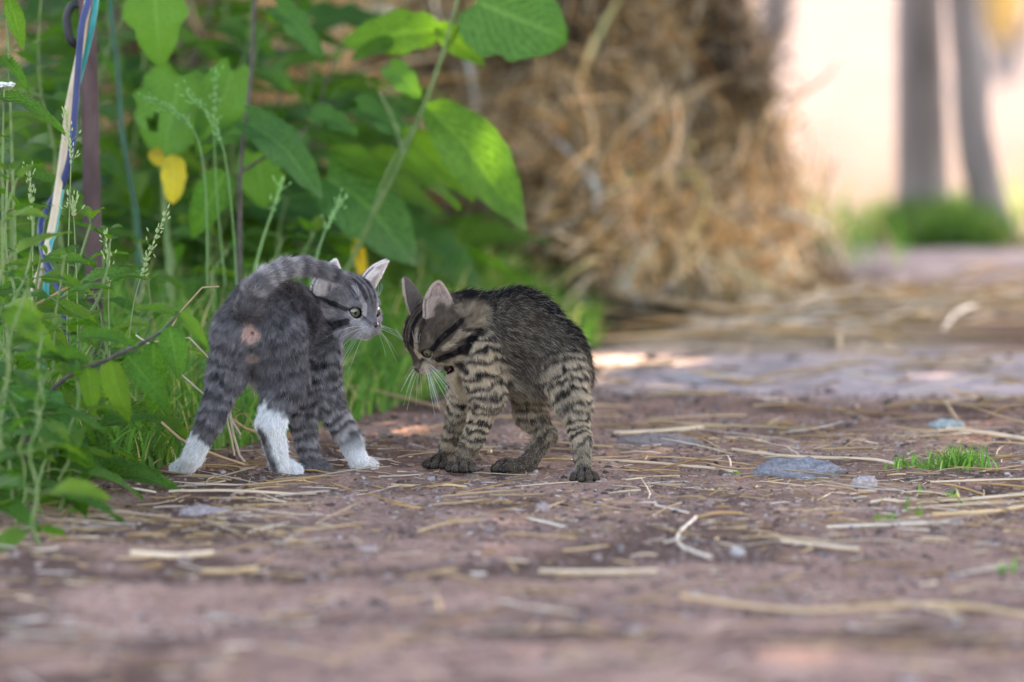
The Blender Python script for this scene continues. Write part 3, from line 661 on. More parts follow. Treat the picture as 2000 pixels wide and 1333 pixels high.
def make_ear(kt, H, side, spec, root, base, seed):
    """cupped ear: thin double-walled shell; spec = base centre, tip, opening direction, width (all world / cm)"""
    b0, tip, opn, wd = spec; up = tip - b0; hgt = np.linalg.norm(up); up = up / hgt; opn = nrm(opn - up * (opn @ up)); sd = np.cross(up, opn)
    nu, nv = 25, 22; u = np.linspace(-1, 1, nu); v = np.linspace(-.22, 1, nv); U, Vv = np.meshgrid(u, v)
    sh = kt.get('ear_round', .5); vv = np.clip(Vv, 0, 1)
    wv = wd * CM * (np.clip(1 - vv ** (1.5 + sh), 0, 1)) ** (.55 + .35 * (1 - sh)) * (1 + .12 * np.sin(vv * 3.1))
    ang = U * 1.15 * (1 - .45 * vv)
    cup = (1 - np.cos(ang)) * .9
    def shell(off):
        Pp = b0 + up * (Vv * hgt)[..., None] + sd * (np.sin(ang) / math.sin(1.15) * wv * 1.05)[..., None] + opn * ((cup - .35) * wv - off * (1 - .5 * vv))[..., None]
        return Pp.reshape(-1, 3)
    Vi, Vo = shell(0), shell(.0011); Vo += 0
    V = np.concatenate([Vi, Vo]); nn = nu * nv; F = []
    for i in range(nv - 1):
        for j in range(nu - 1):
            q = [i * nu + j, i * nu + j + 1, (i + 1) * nu + j + 1, (i + 1) * nu + j]; F.append(q[::-1]); F.append([x + nn for x in q])
    for i in range(nv - 1):
        for j in (0, nu - 1): a, b = i * nu + j, (i + 1) * nu + j; F.append([a, b, b + nn, a + nn])
    for j in range(nu - 1): a, b = (nv - 1) * nu + j, (nv - 1) * nu + j + 1; F.append([a, b, b + nn, a + nn])
    edge = np.maximum(np.abs(U), vv).reshape(-1, 1) ** 5; pal = kt['pal']
    low = (1 - sstep(.05, .45, vv)).reshape(-1, 1)
    ci = np.array(pal['earin']) * (1 - edge * .2) * (.75 + .5 * fbm(Vi, 400, 2, 3)[:, None]); ci = ci * (1 - low * .35)  # hollow of the ear darkened toward its base, shading put into the colour
    co = np.tile(np.array(pal['earout']), (nn, 1)); col = np.concatenate([ci, co])
    ear = link('ear', mesh('ear', V - base, F, col), M_EARSKIN, root)
    # fur: short on the back, pale wisps from the rim and the front base
    r = np.random.default_rng(seed); n = 15000; iu, iv = r.uniform(-1, 1, n), r.uniform(-.15, 1, n)
    inner = r.random(n) < .42; rim = r.random(n) < .12
    iu = np.where(rim, np.sign(iu) * r.uniform(.93, 1, n), iu)
    v2 = np.clip(iv, 0, 1); w2 = wd * CM * (np.clip(1 - v2 ** (1.5 + sh), 0, 1)) ** (.55 + .35 * (1 - sh)) * (1 + .12 * np.sin(v2 * 3.1)); a2 = iu * 1.15 * (1 - .45 * v2)
    X = b0 + up * (iv * hgt)[:, None] + sd * (np.sin(a2) / math.sin(1.15) * w2 * 1.05)[:, None] + opn * (((1 - np.cos(a2)) * .9 - .35) * w2)[:, None]
    nin = nrm(opn * np.cos(a2)[:, None] - sd * np.sin(a2)[:, None]); side_n = np.where(inner[:, None], nin, -nin)
    X = X + np.where(inner[:, None], 0, 1) * (-opn) * .0011 * (1 - .5 * v2)[:, None]
    ln = np.where(inner, .0028, .0032) * r.uniform(.6, 1.3, n); wisp = inner & (v2 < .45) & (np.abs(iu) > .25); ln[wisp] *= 2.6; ln[rim] = .0032
    keep = ~inner | rim | (r.random(n) < .35) | wisp
    outw = sd * np.sign(iu)[:, None]
    D = nrm(side_n * .45 + up * .9 + r.normal(0, .15, (n, 3)) + np.where(wisp[:, None], nin * .6 - outw * .8, 0) + np.where(rim[:, None], outw * .5, 0))
    cc = np.where(inner[:, None], np.array(pal['earhair']), np.array(pal['earout'])) * r.uniform(.6, 1.35, (n, 1)); cc[rim] = np.array(pal['earhair']) * 1.1
    X, D, ln, cc = X[keep], D[keep], ln[keep], cc[keep]
    pts = np.stack([X, X + D * (ln * .5)[:, None], X + nrm(D + nrm(X - b0) * .2) * ln[:, None]], 1)
    make_hair('ear_fur', pts - base, np.array([.00011, .00009, .00002])[None], cc, ear)

def finish_kitten(kt, label, root_loc, density, seed):
    root = empty('kitten', root_loc, label, 'kitten', 'kittens facing each other'); base = np.array(root_loc)
    H = kt['head']; kt['subs'] = [(H.w(2.12, s * 1.05, .02), .0050 * H.sc, .003) for s in (-1, 1)] + kt.get('mouth_sub', [])
    V, F = body_surface(kt['prims'], kt['subs'])
    V[:, 2] = np.maximum(V[:, 2], .0006)
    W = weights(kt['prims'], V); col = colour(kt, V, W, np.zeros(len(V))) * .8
    q = H.loc(V); qa = q.copy(); qa[:, 1] = np.abs(qa[:, 1]); lid = (np.linalg.norm(qa - np.array(EYE), axis=1) < .62); col[lid] = (.015, .012, .012)
    if 'mouth_in' in kt:
        mm = np.linalg.norm(V - kt['mouth_in'][0], axis=1) < kt['mouth_in'][1]; col[mm] = (.02, .006, .006)
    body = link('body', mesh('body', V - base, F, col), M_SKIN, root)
    grow_fur(kt, V, F, root, density=density, seed=seed, base=base)
    er = kt.get('eye_r', .5)
    for s in (-1, 1):
        ec = H.w(EYE[0] - .13, s * (EYE[1] - .03), EYE[2]); look = nrm(H.F * 1.0 + H.L * s * .55 + kt.get('gaze', 0) * np.array((1, 0, 0.)))
        l = nrm(np.cross(H.U, look)); R = np.stack([look, l, np.cross(look, l)])
        def ec_col(D, s=s):
            a = np.degrees(np.arccos(np.clip(D[:, 0], -1, 1))); pu = np.hypot(D[:, 1] * 1.5, D[:, 2] * .85) * 57
            iris = np.array((.08, .072, .04)) * (.7 + .6 * fbm(D, 9, 2, 3)[:, None]) * (1.3 - .5 * sstep(20, 42, a)[:, None]); c = np.where((pu < 15)[:, None], np.array((.004, .004, .004)), iris)
            return np.where((a > 44)[:, None], np.array((.01, .008, .008)), c) * np.where(D[:, 0:1] > 0, 1, .3)
        V, F, cc = ball(ec, R, np.array([1, 1, 1]) * er * H.sc * CM, ec_col, 48, 40); link('eye', mesh('eye', V - base, F, cc), M_EYE, root)
    # nose leather with two nostrils
    V, F, cc = ball(H.w(3.24, 0, -.74), H.R, np.array((.30, .34, .25)) * H.sc * CM, lambda D: np.where((np.abs(np.abs(D[:, 1]) - .55) < .22)[:, None] & (np.abs(D[:, 2] + .25) < .25)[:, None] & (D[:, :1] > .2), np.array((.01, .006, .006)), np.array(kt['pal']['nose'])), 32, 24)
    V2 = H.loc(V); f_ = np.clip(-.6 - V2[:, 2], 0, .4); V = V - (H.L * (V2[:, 1] * f_ * 1.6)[:, None]) * H.sc * CM
    link('nose', mesh('nose', V - base, F, cc), M_WET, root)
    r = np.random.default_rng(seed)
    for s in (-1, 1):
        for k in range(11):
            row = k % 3; p0 = H.w(2.95 - .12 * (k // 3), s * (.62 + .05 * (k // 3)), -.95 - .14 * row)
            d = nrm(H.F * (.45 - .3 * (k // 3) + r.normal(0, .12)) + H.L * s * 1.0 + H.U * (.15 - .28 * row + r.normal(0, .12)) + np.array((0, 0, kt.get('wh_dn', -.3))))
            L = r.uniform(2.4, 4.4) * CM * kt.get('wh_len', 1); pts = [p0 + d * L * t + np.array((0, 0, -1.)) * L * .38 * t * t + H.F * L * -.12 * t * t for t in np.linspace(0, 1, 9)]
            V, F = tube(pts, np.linspace(.00016, .00005, 9), 4); link('whisker', mesh('whisker', V - p0, F, np.tile((.85, .84, .82), (len(V), 1))), M_WHISK, root, loc=p0 - base)
        for k in range(3):
            p0 = H.w(2.1, s * .9, .8); d = nrm(H.F * .5 + H.U * (1.0) + H.L * s * (.2 + .35 * k)); L = 1.9 * CM
            pts = [p0 + d * L * t - H.F * L * .5 * t * t for t in np.linspace(0, 1, 7)]; V, F = tube(pts, np.linspace(.00015, .00005, 7), 4)
            link('brow_whisker', mesh('brow_whisker', V - p0, F, np.tile((.8, .8, .78), (len(V), 1))), M_WHISK, root, loc=p0 - base)
    for sp, i in zip(kt['ears'], (0, 1)): make_ear(kt, H, i, sp, root, base, seed + 5 + i)
    return root

# --- grey kitten: rump to the camera, head turned to its right-hand neighbour
D0 = 5.02
def J(px, py, dc, d0=None): return np.array(P(px, py, (D0 if d0 is None else d0) + dc * CM))
pr = []; T = dict(tone=.42, st=(.55, .10, 0)); LG = dict(tone=.40, st=(.8, .16, 0))
pr += [Prim(J(600, 652, 4.5), J(556, 628, 3.5), 2.7, 2.9, 1.2, .75, .55, tone=.30, st=(.5, .1, 1)),
       Prim(J(556, 628, 3.5), J(520, 617, 1.5), 2.9, 2.9, 1.2, .8, .5, tone=.18, st=(.5, .08, 2)),
       Prim(J(520, 617, 1.5), J(486, 650, 0), 2.9, 2.75, 1.2, .8, .5, tone=.36, st=(.5, .1, 0)),
       Prim(J(520, 665, 1.5), J(530, 720, 1.8), 2.6, 1.9, 1.0, .8, .5, tone=.5, flow=(0, -.2, -1)),
       # hind limbs
       Prim(J(463, 655, -.6), J(443, 735, -.2), 1.9, 1.5, 1.0, .6, .6, tone=.40, st=(.7, .16, 0)),
       Prim(J(443, 735, -.2), J(412, 820, -1.2), 1.42, 1.0, .8, .5, .7, tone=.36, st=(.75, .19, 1)),
       Prim(J(412, 820, -1.2), J(376, 893, -.4), 1.0, .85, .6, .42, .75, tone=.45, white=(.42, 2)),
       Prim(J(540, 660, -.8), J(556, 745, .1), 2.4, 1.85, 1.0, .65, .6, tone=.30, st=(.6, .09, 0)),
       Prim(J(556, 745, .1), J(530, 825, -1.2), 1.75, 1.12, .8, .5, .7, tone=.34, st=(.7, .2, 0), white=(.72, 2)),
       Prim(J(528, 830, -1.3), J(545, 905, -.3), 1.08, .8, .6, .4, .75, tone=.3, white=(0, 1)),
       # fore limbs
       Prim(J(621, 690, 4.5), J(634, 780, 4.8), 1.9, 1.4, .9, .6, .65, tone=.34, st=(.95, .26, 0)),
       Prim(J(634, 780, 4.8), J(686, 862, 4.4), 1.3, .9, .7, .5, .7, tone=.42, st=(.95, .32, 0)),
       Prim(J(688, 874, 4.4), J(700, 897, 4.0), .9, .8, .5, .3, .8, tone=.4, white=(0, 1)),
       Prim(J(598, 740, 4.0), J(590, 815, 4.2), 1.7, 1.2, .8, .5, .7, tone=.30, st=(.9, .25, 0)),
       Prim(J(590, 815, 4.2), J(606, 897, 3.8), 1.1, .85, .6, .42, .75, tone=.42, st=(.9, .22, 1)),
       # neck
       Prim(J(612, 635, 5.5), J(655, 606, 6.5), 2.4, 2.3, 1.0, .6, .7, tone=.5, flow=(-1, 0, -.2))]
tp = [(495, 630, -1.2), (486, 602, -2.8), (497, 566, -3.2), (522, 540, -2.6), (555, 524, -1.4), (595, 519, 0), (640, 530, 1.2), (676, 547, 1.8)]
tr_ = [1.25, .85, .62, .55, .5, .46, .40, .26]
for i in range(7): pr.append(Prim(J(*tp[i]), J(*tp[i + 1]), tr_[i], tr_[i + 1], 1.3 if i == 0 else .35, .78 if i < 4 else .66, .45, tone=(.38, .48, .56, .58, .52, .42, .3)[i], st=(.62, .13, i * 1.3)))
gp = G(352, 925); paw(pr, np.array(gp) + (.009, .004, 0), (-.85, -.52, 0), 1.0, tone=.9, white=(0, 1), fur=.4)
gp = G(572, 928); paw(pr, np.array(gp) + (-.010, .006, 0), (.85, -.5, 0), 1.0, tone=.9, white=(0, 1), fur=.4)
gp = G(712, 918); paw(pr, np.array(gp) + (-.006, .006, 0), (.62, -.75, 0), .98, tone=.9, white=(0, 1), fur=.35)
gp = G(622, 922); paw(pr, np.array(gp) + (-.006, .006, 0), (.6, -.75, 0), .95, tone=.38, fur=.35)
H1 = Head(J(672, 597, 7.2), (.735, -.655, -.17), 0, 1.22)
pr += H1.prims(.50)
grey = dict(name='grey', prims=pr, head=H1, agouti=.05, eye_r=.56, ear_round=.2,
    pal=dict(dark=(.018, .015, .017), mid=(.18, .155, .158), light=(.60, .53, .51), warm=(.42, .36, .31), white=(.74, .71, .70), tick=(.36, .34, .35),
             earin=(.52, .30, .27), earout=(.2, .175, .175), earhair=(.62, .55, .53), nose=(.075, .032, .034)),
    skinspots=[(J(491, 652, -3.0), .0085, (.55, .36, .30)), (J(494, 698, -3.0), .0065, (.42, .30, .26)), (J(493, 651, -3.0), .0018, (.2, .07, .06)), (J(494, 699, -3.0), .0032, (.06, .03, .03))],
    marks=[([J(500, 845, -2.3), J(512, 880, -1.6), J(528, 918, -1.2)], .0085, -.32, 1.0), ([J(470, 730, 1.0), J(510, 760, 1.5), J(540, 740, 1.5)], .012, .9, .8)],
    wh_dn=-.15)
grey['long'] = .92; grey['tuft'] = .3; grey['face_st'] = .62
def ear_spec(b, t, o, wd): return (np.array(b), np.array(t), np.array(o, float), wd)
grey['ears'] = [ear_spec(J(641, 577, 4.5), J(655, 511, 5.2), (.25, -1.0, -.1), 1.5),
                ear_spec(J(716, 556, 8.0), J(755, 513, 8.8), (.95, -.5, -.2), 1.15)]
grey['face_st'] = .7
K1 = finish_kitten(grey, 'grey tabby kitten with white paws, arched tail and rump to the camera', (float(J(520, 700, 2)[0]), D0 + .02, 0), 3.6e6, 11)

# --- striped brown kitten: side on, back arched, head low, mouth open
D1 = 5.04
def J2(px, py, dc): return J(px, py, dc, D1)
pr = []
pr += [Prim(J2(905, 628, 1.5), J2(945, 655, 1), 2.3, 2.9, 1.2, .65, .6, tone=.5, st=(.5, .12, 0), warm=.5),
       Prim(J2(945, 655, 1), J2(1010, 655, 0), 3.0, 3.45, 1.5, .85, .5, tone=.28, st=(.45, .05, 0), warm=.15),
       Prim(J2(1010, 655, 0), J2(1080, 698, -1), 3.45, 2.75, 1.5, .85, .5, tone=.27, st=(.45, .05, 0), warm=.15),
       Prim(J2(1080, 698, -1), J2(1118, 735, -.5), 2.6, 1.5, 1.0, .8, .55, tone=.25, st=(.6, .1, 0)),
       Prim(J2(925, 688, 1.2), J2(918, 735, 1.6), 2.0, 1.5, 1.0, .8, .5, tone=.8, flow=(-.2, -.2, -1)),
       Prim(J2(1000, 722, 0), J2(1060, 735, -.3), 2.0, 1.8, 1.2, .8, .5, tone=.55, warm=.5),
       # near fore limb
       Prim(J2(938, 690, -2.0), J2(953, 772, -2.1), 2.1, 1.45, .9, .5, .65, tone=.48, st=(1.04, .42, 0), warm=.4),
       Prim(J2(953, 772, -2.1), J2(925, 856, -.8), 1.22, .88, .7, .32, .7, tone=.50, st=(1.16, .42, 0), warm=.4),
       Prim(J2(925, 856, -.8), J2(905, 895, .3), .86, .78, .5, .25, .75, tone=.55, st=(.8, .1, 0), warm=.5),
       # far fore limb
       Prim(J2(907, 730, 2.5), J2(897, 812, 3.5), 1.4, .98, .8, .38, .65, tone=.55, st=(1.10, .42, 0)),
       Prim(J2(897, 812, 3.5), J2(872, 885, 5.0), .9, .75, .6, .28, .7, tone=.55, st=(.8, .25, 0), warm=.4),
       # far hind limb
       Prim(J2(1035, 735, 2.0), J2(1036, 806, 2.2), 1.9, 1.35, .8, .5, .65, tone=.45, st=(0.98, .3, 0), warm=.6),
       Prim(J2(1036, 806, 2.2), J2(1066, 852, 2.0), 1.15, .85, .6, .32, .7, tone=.52, st=(1.10, .22, 0), warm=.7),
       Prim(J2(1066, 852, 2.0), J2(1030, 905, 1.3), .88, .72, .5, .25, .8, tone=.48, warm=.5),
       Prim(J2(1034, 905, 1.3), J2(1000, 913, .8), .68, .62, .4, .22, .8, tone=.3, warm=.2),
       # near hind limb
       Prim(J2(1098, 725, -2.4), J2(1122, 795, -3.6), 2.1, 1.35, .9, .55, .65, tone=.48, st=(1.04, .38, 1), warm=.3),
       Prim(J2(1122, 795, -3.6), J2(1136, 862, -5.2), 1.15, .82, .7, .32, .7, tone=.52, st=(1.22, .42, 0), warm=.3),
       Prim(J2(1136, 862, -5.2), J2(1139, 915, -6.6), .78, .72, .5, .24, .8, tone=.62, st=(.9, .08, 0), warm=.5),
       # tail, held low behind the rump
       Prim(J2(1118, 690, 2.0), J2(1108, 735, 5.0), .9, .7, .5, .6, .5, tone=.2),
       Prim(J2(1108, 735, 5.0), J2(1112, 770, 8.0), .65, .45, .4, .6, .5, tone=.15),
       # neck
       Prim(J2(925, 640, .8), J2(875, 632, .2), 2.6, 2.1, 1.2, .6, .7, tone=.6, flow=(1, 0, -.1), warm=.9)]
pt = dict(tone=.42, warm=.3, fur=.08)
gp = G(903, 926); paw(pr, np.array(gp) + (.001, .012, 0), (-.25, -.97, 0), 1.0, **pt)
gp = G(856, 918); paw(pr, np.array(gp) + (.002, .010, 0), (-.6, -.8, 0), .95, **pt)
gp = G(984, 926); paw(pr, np.array(gp) + (.005, .010, 0), (-.93, -.36, 0), .95, **pt)
gp = G(1141, 944); paw(pr, np.array(gp) + (0, .013, 0), (.05, -1, 0), .95, **pt)
H2 = Head(J2(856, 645, -.6), (-.67, -.36, -.76), math.radians(-4), 1.16, jaw=.55)
pr += H2.prims(.42)
pr.append(Prim(J2(903, 697, -1.0), J2(886, 731, -1.3), .95, .62, .6, .22, .7, tone=.9))
tabby = dict(name='tabby', prims=pr, head=H2, agouti=.26, face_st=.82, eye_r=.57, ear_round=1.0, dark_shaded_toes=True, tuft=.3,
    pal=dict(dark=(.010, .008, .009), mid=(.105, .075, .055), light=(.58, .45, .32), warm=(.50, .34, .20), white=(.74, .71, .70), tick=(.48, .42, .34),
             earin=(.30, .15, .145), earout=(.13, .10, .085), earhair=(.36, .27, .225), nose=(.05, .03, .03)),
    skinspots=[], marks=[([J2(930, 575, 1), J2(960, 570, .5), J2(1010, 560, 0), J2(1085, 595, -.5), J2(1140, 660, -.6)], .026, .0, 1.0),
                         ([J2(900, 740, .5), J2(895, 770, 1)], .010, .95, .8), ([J2(1010, 790, 2.2), J2(1030, 850, 2)], .008, .8, .6),
                         ([J2(915, 600, -2), J2(935, 625, -2.5)], .012, .75, .7)],
    wh_dn=-.75, wh_len=.95)
mc = surf_at(pr, 879, 718, D1) + np.array((-.001, .0010, 0)); print('mouth', mc)
tabby['mouth_sub'] = [(mc, .0050, .0008), (mc + np.array((-.0045, .001, .003)), .0042, .0008)]
tabby['mouth_in'] = (mc, .0068)
tabby['ears'] = [ear_spec(H2.w(-.35, 1.35, 1.45), J2(857, 554, -1.6), (.30, -1.0, -.1), 1.2),
                 ear_spec(H2.w(-.1, -1.35, 1.5), J2(790, 549, 1.5), (-.75, .45, .0), 1.3)]
K2 = finish_kitten(tabby, 'brown striped tabby kitten with arched back, lowered head and open mouth', (float(J2(1010, 700, 0)[0]), D1, 0), 3.6e6, 23)
V, F, cc = ball(mc + np.array((-.001, .0008, .0005)), np.eye(3), np.array((.0036, .0014, .0046)), lambda D: np.tile((.012, .005, .005), (len(D), 1)), 24, 16)
link('mouth', mesh('mouth', V - np.array(K2.location), F, cc), M_EARSKIN, K2)
V, F, cc = ball(mc + np.array((.0006, -.0006, -.0022)), H2.R, np.array((.20, .10, .08)) * CM, lambda D: np.tile((.22, .08, .08), (len(D), 1)), 24, 16)
link('tongue', mesh('tongue', V - np.array(K2.location), F, cc), M_EARSKIN, K2)
print('kittens', time.time() - T0)

# ---------------------------------------------------------------- leaves and plants
def leaf_mesh(name, wd, ny=22, nx=6, teeth=0, tooth=.0, droop=.15, fold=.12, wavy=.0, heart=0., p=(.55, .85), seed=0, mat=None, hole=None):
    r = np.random.default_rng(seed); t = np.linspace(0, 1, ny + 1); u = np.linspace(-1, 1, nx + 1)
    w_ = t ** p[0] * (1 - t) ** p[1]; w_ = w_ / w_.max() * wd / 2
    if heart: w_ = np.maximum(w_, wd / 2 * (1 - ((t - .2) / .22) ** 2).clip(0) ** .5 * .92 * (t < .3))
    if not teeth: w_ = w_ * (1 + (np.convolve(r.normal(0, .11, ny + 5), np.ones(3) / 3, 'same')[2:ny + 3]) * np.sin(np.pi * t))
    if teeth: w_ = w_ * (1 - tooth * ((t * teeth) % 1.0)) if ny >= 2 * teeth else w_ * (1 + tooth * np.where(np.arange(ny + 1) % 2, .5, -.5))
    U, T = np.meshgrid(u, t); X = U * w_[:, None]; Y = T.copy()
    if heart: Y = Y - heart * np.abs(U) ** 1.5 * (1 - T) ** 4
    if teeth: Y = Y + np.abs(U) ** 3 * .035
    Z = -droop * T ** 2 + fold * np.abs(X) - .35 * fold * (U ** 2) * w_[:, None] + wavy * wd * np.sin(T * 17 + seed) * np.abs(U) ** 2 * np.sign(U + .01) * .5 + wavy * wd * .4 * np.sin(T * 9 + U * 2 + seed)
    V = np.stack([X, Y, Z], 2).reshape(-1, 3); k = nx + 1
    F = [[i * k + j, i * k + j + 1, (i + 1) * k + j + 1, (i + 1) * k + j] for i in range(ny) for j in range(nx) if not hole or np.hypot((u[j] + u[j + 1]) / 2 * w_[i] - hole[0], ((i + .5) / ny - hole[1]) * .6) > hole[2]]
    me = mesh(name, V, F, uv=np.stack([U * .5 + .5, T], 2).reshape(-1, 2)); me.materials.append(mat); return me
NET = [leaf_mesh('leaf', .6, 26, 6, 13, .5, .25 + .1 * i, .35, .04, p=(.45, .9), seed=i, mat=M_NETTLE) for i in range(4)]
NETS = [leaf_mesh('leaf', .52, 26, 4, 13, .5, .35 + .15 * i, .45, .05, p=(.45, .9), seed=i + 9, mat=M_NETTLE) for i in range(2)]
BURH = leaf_mesh('leaf', .85, 26, 12, 0, 0, .12, .1, .09, heart=.14, p=(.4, .6), seed=77, mat=M_BURDOCK, hole=(.17, .62, .07))
BUR = [leaf_mesh('leaf', .78, 26, 10, 0, 0, .18 + .1 * i, .22, .06, heart=.12, p=(.35, .75), seed=i + 20, mat=M_BURDOCK) for i in range(4)]
DOCK = [leaf_mesh('leaf', .5, 26, 8, 0, 0, .25 + .1 * i, .30, .07, p=(.5, .8), seed=i + 30, mat=M_BACKLIT) for i in range(3)]
YEL = [leaf_mesh('leaf', .5, 20, 6, 0, 0, .3, .3, .10, p=(.5, .7), seed=i + 40, mat=M_YELLOW) for i in range(2)]
def put_leaf(me, parent, base, tip, normal, wscale=1.0, label=None):
    """leaf blade from base to tip (parent-local), facing normal"""
    base, tip = Vector(base), Vector(tip); y = tip - base; L = y.length; y.normalize(); z = Vector(normal); z = (z - y * z.dot(y))
    z = z.normalized() if z.length > 1e-4 else y.orthogonal().normalized(); x = y.cross(z)
    M = Matrix(((x.x * L * wscale, y.x * L, z.x * L, base.x), (x.y * L * wscale, y.y * L, z.y * L, base.y), (x.z * L * wscale, y.z * L, z.z * L, base.z), (0, 0, 0, 1)))
    o = bpy.data.objects.new('leaf', me); C.objects.link(o); o.parent = parent; o.matrix_local = M
    if label: o['label'] = label
    return o
def stalk(parent, pts, r0, r1, mat, name='stem', sides=6):
    V, F = tube(pts, np.linspace(r0, r1, len(pts)), sides); link(name, mesh(name, V, F), mat, parent)
RV = random.Random(99)
def plant(name, base, height, label, cat, group, kind='nettle', nodes=9, leaf=.06, lean=(0, 0), seed=0, mat=M_STEM, first=.15, spread=1.0):
    R = random.Random(seed); root = empty(name, base, label, cat, group)
    pts = [Vector((lean[0] * t * t * height + R.uniform(-1, 1) * .006, lean[1] * t * t * height, height * t)) for t in [i / 8 for i in range(9)]]
    pts = catmull(pts, 2); stalk(root, pts, .0028 if height > .2 else .0018, .0010, mat)
    az = R.uniform(0, 6.28)
    for k in range(nodes):
        t = first + (1 - first) * k / (nodes - 1); p = pts[min(int(t * (len(pts) - 1)), len(pts) - 1)]
        az += math.pi / 2 + R.uniform(-.3, .3); sz = leaf * (1.15 - .75 * t ** 2.5) * R.uniform(.8, 1.2)
        for s in (0, math.pi) if kind == 'nettle' else (R.uniform(0, 3),):
            a = az + s; el = R.uniform(-.25, .35) + .5 * t ** 4; d = Vector((math.cos(a) * math.cos(el), math.sin(a) * math.cos(el), math.sin(el)))
            b = p + d * sz * .28; me = R.choice(NET if kind == 'nettle' else BUR + NET + DOCK if kind == 'burdock' else DOCK)
            if kind == 'nettle' and k > nodes - 3: me = R.choice(NETS)
            nrmv = Vector((R.uniform(-.3, .3), R.uniform(-.5, .1), 1))
            put_leaf(me, root, b, b + d * sz * spread, nrmv)
            stalk(root, [p, p.lerp(b, .5) + Vector((0, 0, .002)), b], .0012, .0008, mat, 'petiole', 3)
    return root
bases = []
def nettle_at(px, d, h, label, **kw):
    a, b = ray(px, 600); x = a * d; z = gz(x, d); return plant('nettle', (x, d, z), h, label, 'nettle', 'stinging nettles on the verge', **kw)
NT = [  # px, distance, height, label
 (40, 4.62, .10, 'small out-of-focus nettle at the near tip of the verge'), (-25, 4.60, .20, 'blurred nettle cut by the frame edge, nearest of all'), (120, 4.72, .11, 'low blurred nettle leaning over the bare earth'),
 (60, 4.50, .13, 'soft blurred nettle standing out in front of the verge'), (10, 4.70, .17, 'dense blurred nettle next to the drooping sprig'), (70, 4.66, .15, 'blurred nettle whose leaves droop over the near grass'),
 (-10, 4.88, .24, 'hazy nettle crowding the frame edge under the tall one'), (125, 4.84, .12, 'dim nettle directly below the dark arching stem'), (100, 4.92, .20, 'leafy nettle just behind the dark arching stem'),
 (95, 4.80, .19, 'bushy blurred nettle below the drooping sprig'), (-30, 4.78, .27, 'tall hazy nettle at the frame edge beside the cables'), (150, 4.86, .09, 'short dark nettle spilling towards the kitten\'s paw'),
 (25, 4.95, .27, 'nettle with broad hanging leaves below the cables'), (130, 5.02, .205, 'crisp nettle with sunlit toothed leaves by the cable ends'), (60, 5.12, .22, 'crisp nettle tucked under the cream cable'),
 (-20, 5.05, .36, 'tall nettle overlapping the frame edge, beside the white flower'), (215, 5.15, .15, 'low bright nettle right behind the metal stake foot'), (290, 5.30, .15, 'pale green nettle between stake and grey kitten'),
 (170, 5.30, .20, 'nettle hugging the foot of the metal stake'), (30, 5.35, .40, 'tall nettle with pale drooping leaves behind the cables'), (260, 5.55, .17, 'light green nettle amid the seed-head grasses'),
 (380, 5.60, .16, 'bright nettle top above the grey kitten\'s rump'), (470, 5.65, .17, 'bright nettle top behind the kitten\'s arched tail'), (560, 5.75, .17, 'nettle just above the highest point of the tail'),
 (120, 5.60, .42, 'dark nettle rising between cables and stake'), (-10, 5.75, .46, 'tallest nettle beside the frame edge in the hedge'), (640, 5.85, .15, 'small nettle above the grey kitten\'s head'),
 (340, 5.85, .22, 'nettle under the withered yellow leaf'), (430, 5.95, .24, 'nettle growing beneath the toothed hanging leaf'), (720, 5.95, .13, 'little nettle between the two kittens\' ears'),
 (800, 6.10, .12, 'yellowing nettle above the striped kitten\'s ears'), (880, 6.30, .11, 'bright nettle touching the hay above the striped kitten'),
 (80, 6.0, .46, 'dusky nettle behind the cable bundle top'), (250, 6.1, .44, 'dusky nettle behind the green garden hose'), (400, 6.2, .40, 'shaded nettle at the middle of the hedge'),
 (520, 6.2, .33, 'shaded nettle under the pointed blue-green leaf'), (640, 6.3, .30, 'shaded nettle in front of the orange hay flecks'), (790, 6.35, .20, 'small nettle just above the gap between the kittens\' heads'), (850, 6.45, .17, 'lime green nettle beside the dead dock stalk'), (910, 6.6, .13, 'last small nettle pushing against the haystack foot'), (680, 6.0, .18, 'leafy nettle right above the grey kitten\'s upright ear'), (590, 6.1, .24, 'leafy nettle behind the seeding grass above the tail'), (520, 5.9, .2, 'low leafy nettle between the two thick grass ears'),
 (740, 6.4, .24, 'shaded nettle beneath the large bright leaf'),
]
for i, (px, d, h, lab) in enumerate(NT):
    nettle_at(px, d, h, lab, seed=100 + i, nodes=max(5, min(13, int(h / .028))), leaf=(.036 if d < 4.64 else .052 if d < 5.0 else .048 if d < 5.3 else .058) * (.8 + .4 * RV.random()), lean=(RV.uniform(-.1, .28), RV.uniform(-.15, .1)))
# tall leafy hedge plants behind
TP = [(-40, 6.3, .56, 'tall burdock at the frame edge with hanging leaves'), (60, 6.5, .58, 'burdock behind the black cable loop'), (190, 6.4, .56, 'burdock right behind the top of the metal stake'),
      (300, 6.3, .54, 'burdock carrying the long hanging pointed leaf'), (420, 6.55, .56, 'burdock with bare brown stalks at hedge centre'), (500, 6.4, .50, 'burdock behind the thin purple stem'),
      (600, 6.6, .46, 'burdock in front of hay with painted orange sun flecks'), (120, 6.75, .6, 'burdock deepest in the shade of the hedge'), (360, 6.8, .56, 'burdock hidden deep behind the round hole-pocked leaf')]
TP += [(-20, 7.0, .6, 'burdock at the very back of the hedge corner'), (240, 7.0, .6, 'burdock at the back, seen through the stake and the hose'), (150, 6.15, .5, 'leafy burdock filling the gap between cables and hose'),
       (420, 6.1, .40, 'leafy burdock under the toothed leaf and purple stem'), (560, 6.15, .36, 'leafy burdock beneath the orange hay flecks'), (700, 6.3, .30, 'leafy burdock below the overhanging bright leaf'), (790, 6.5, .22, 'last low burdock before the haystack')]
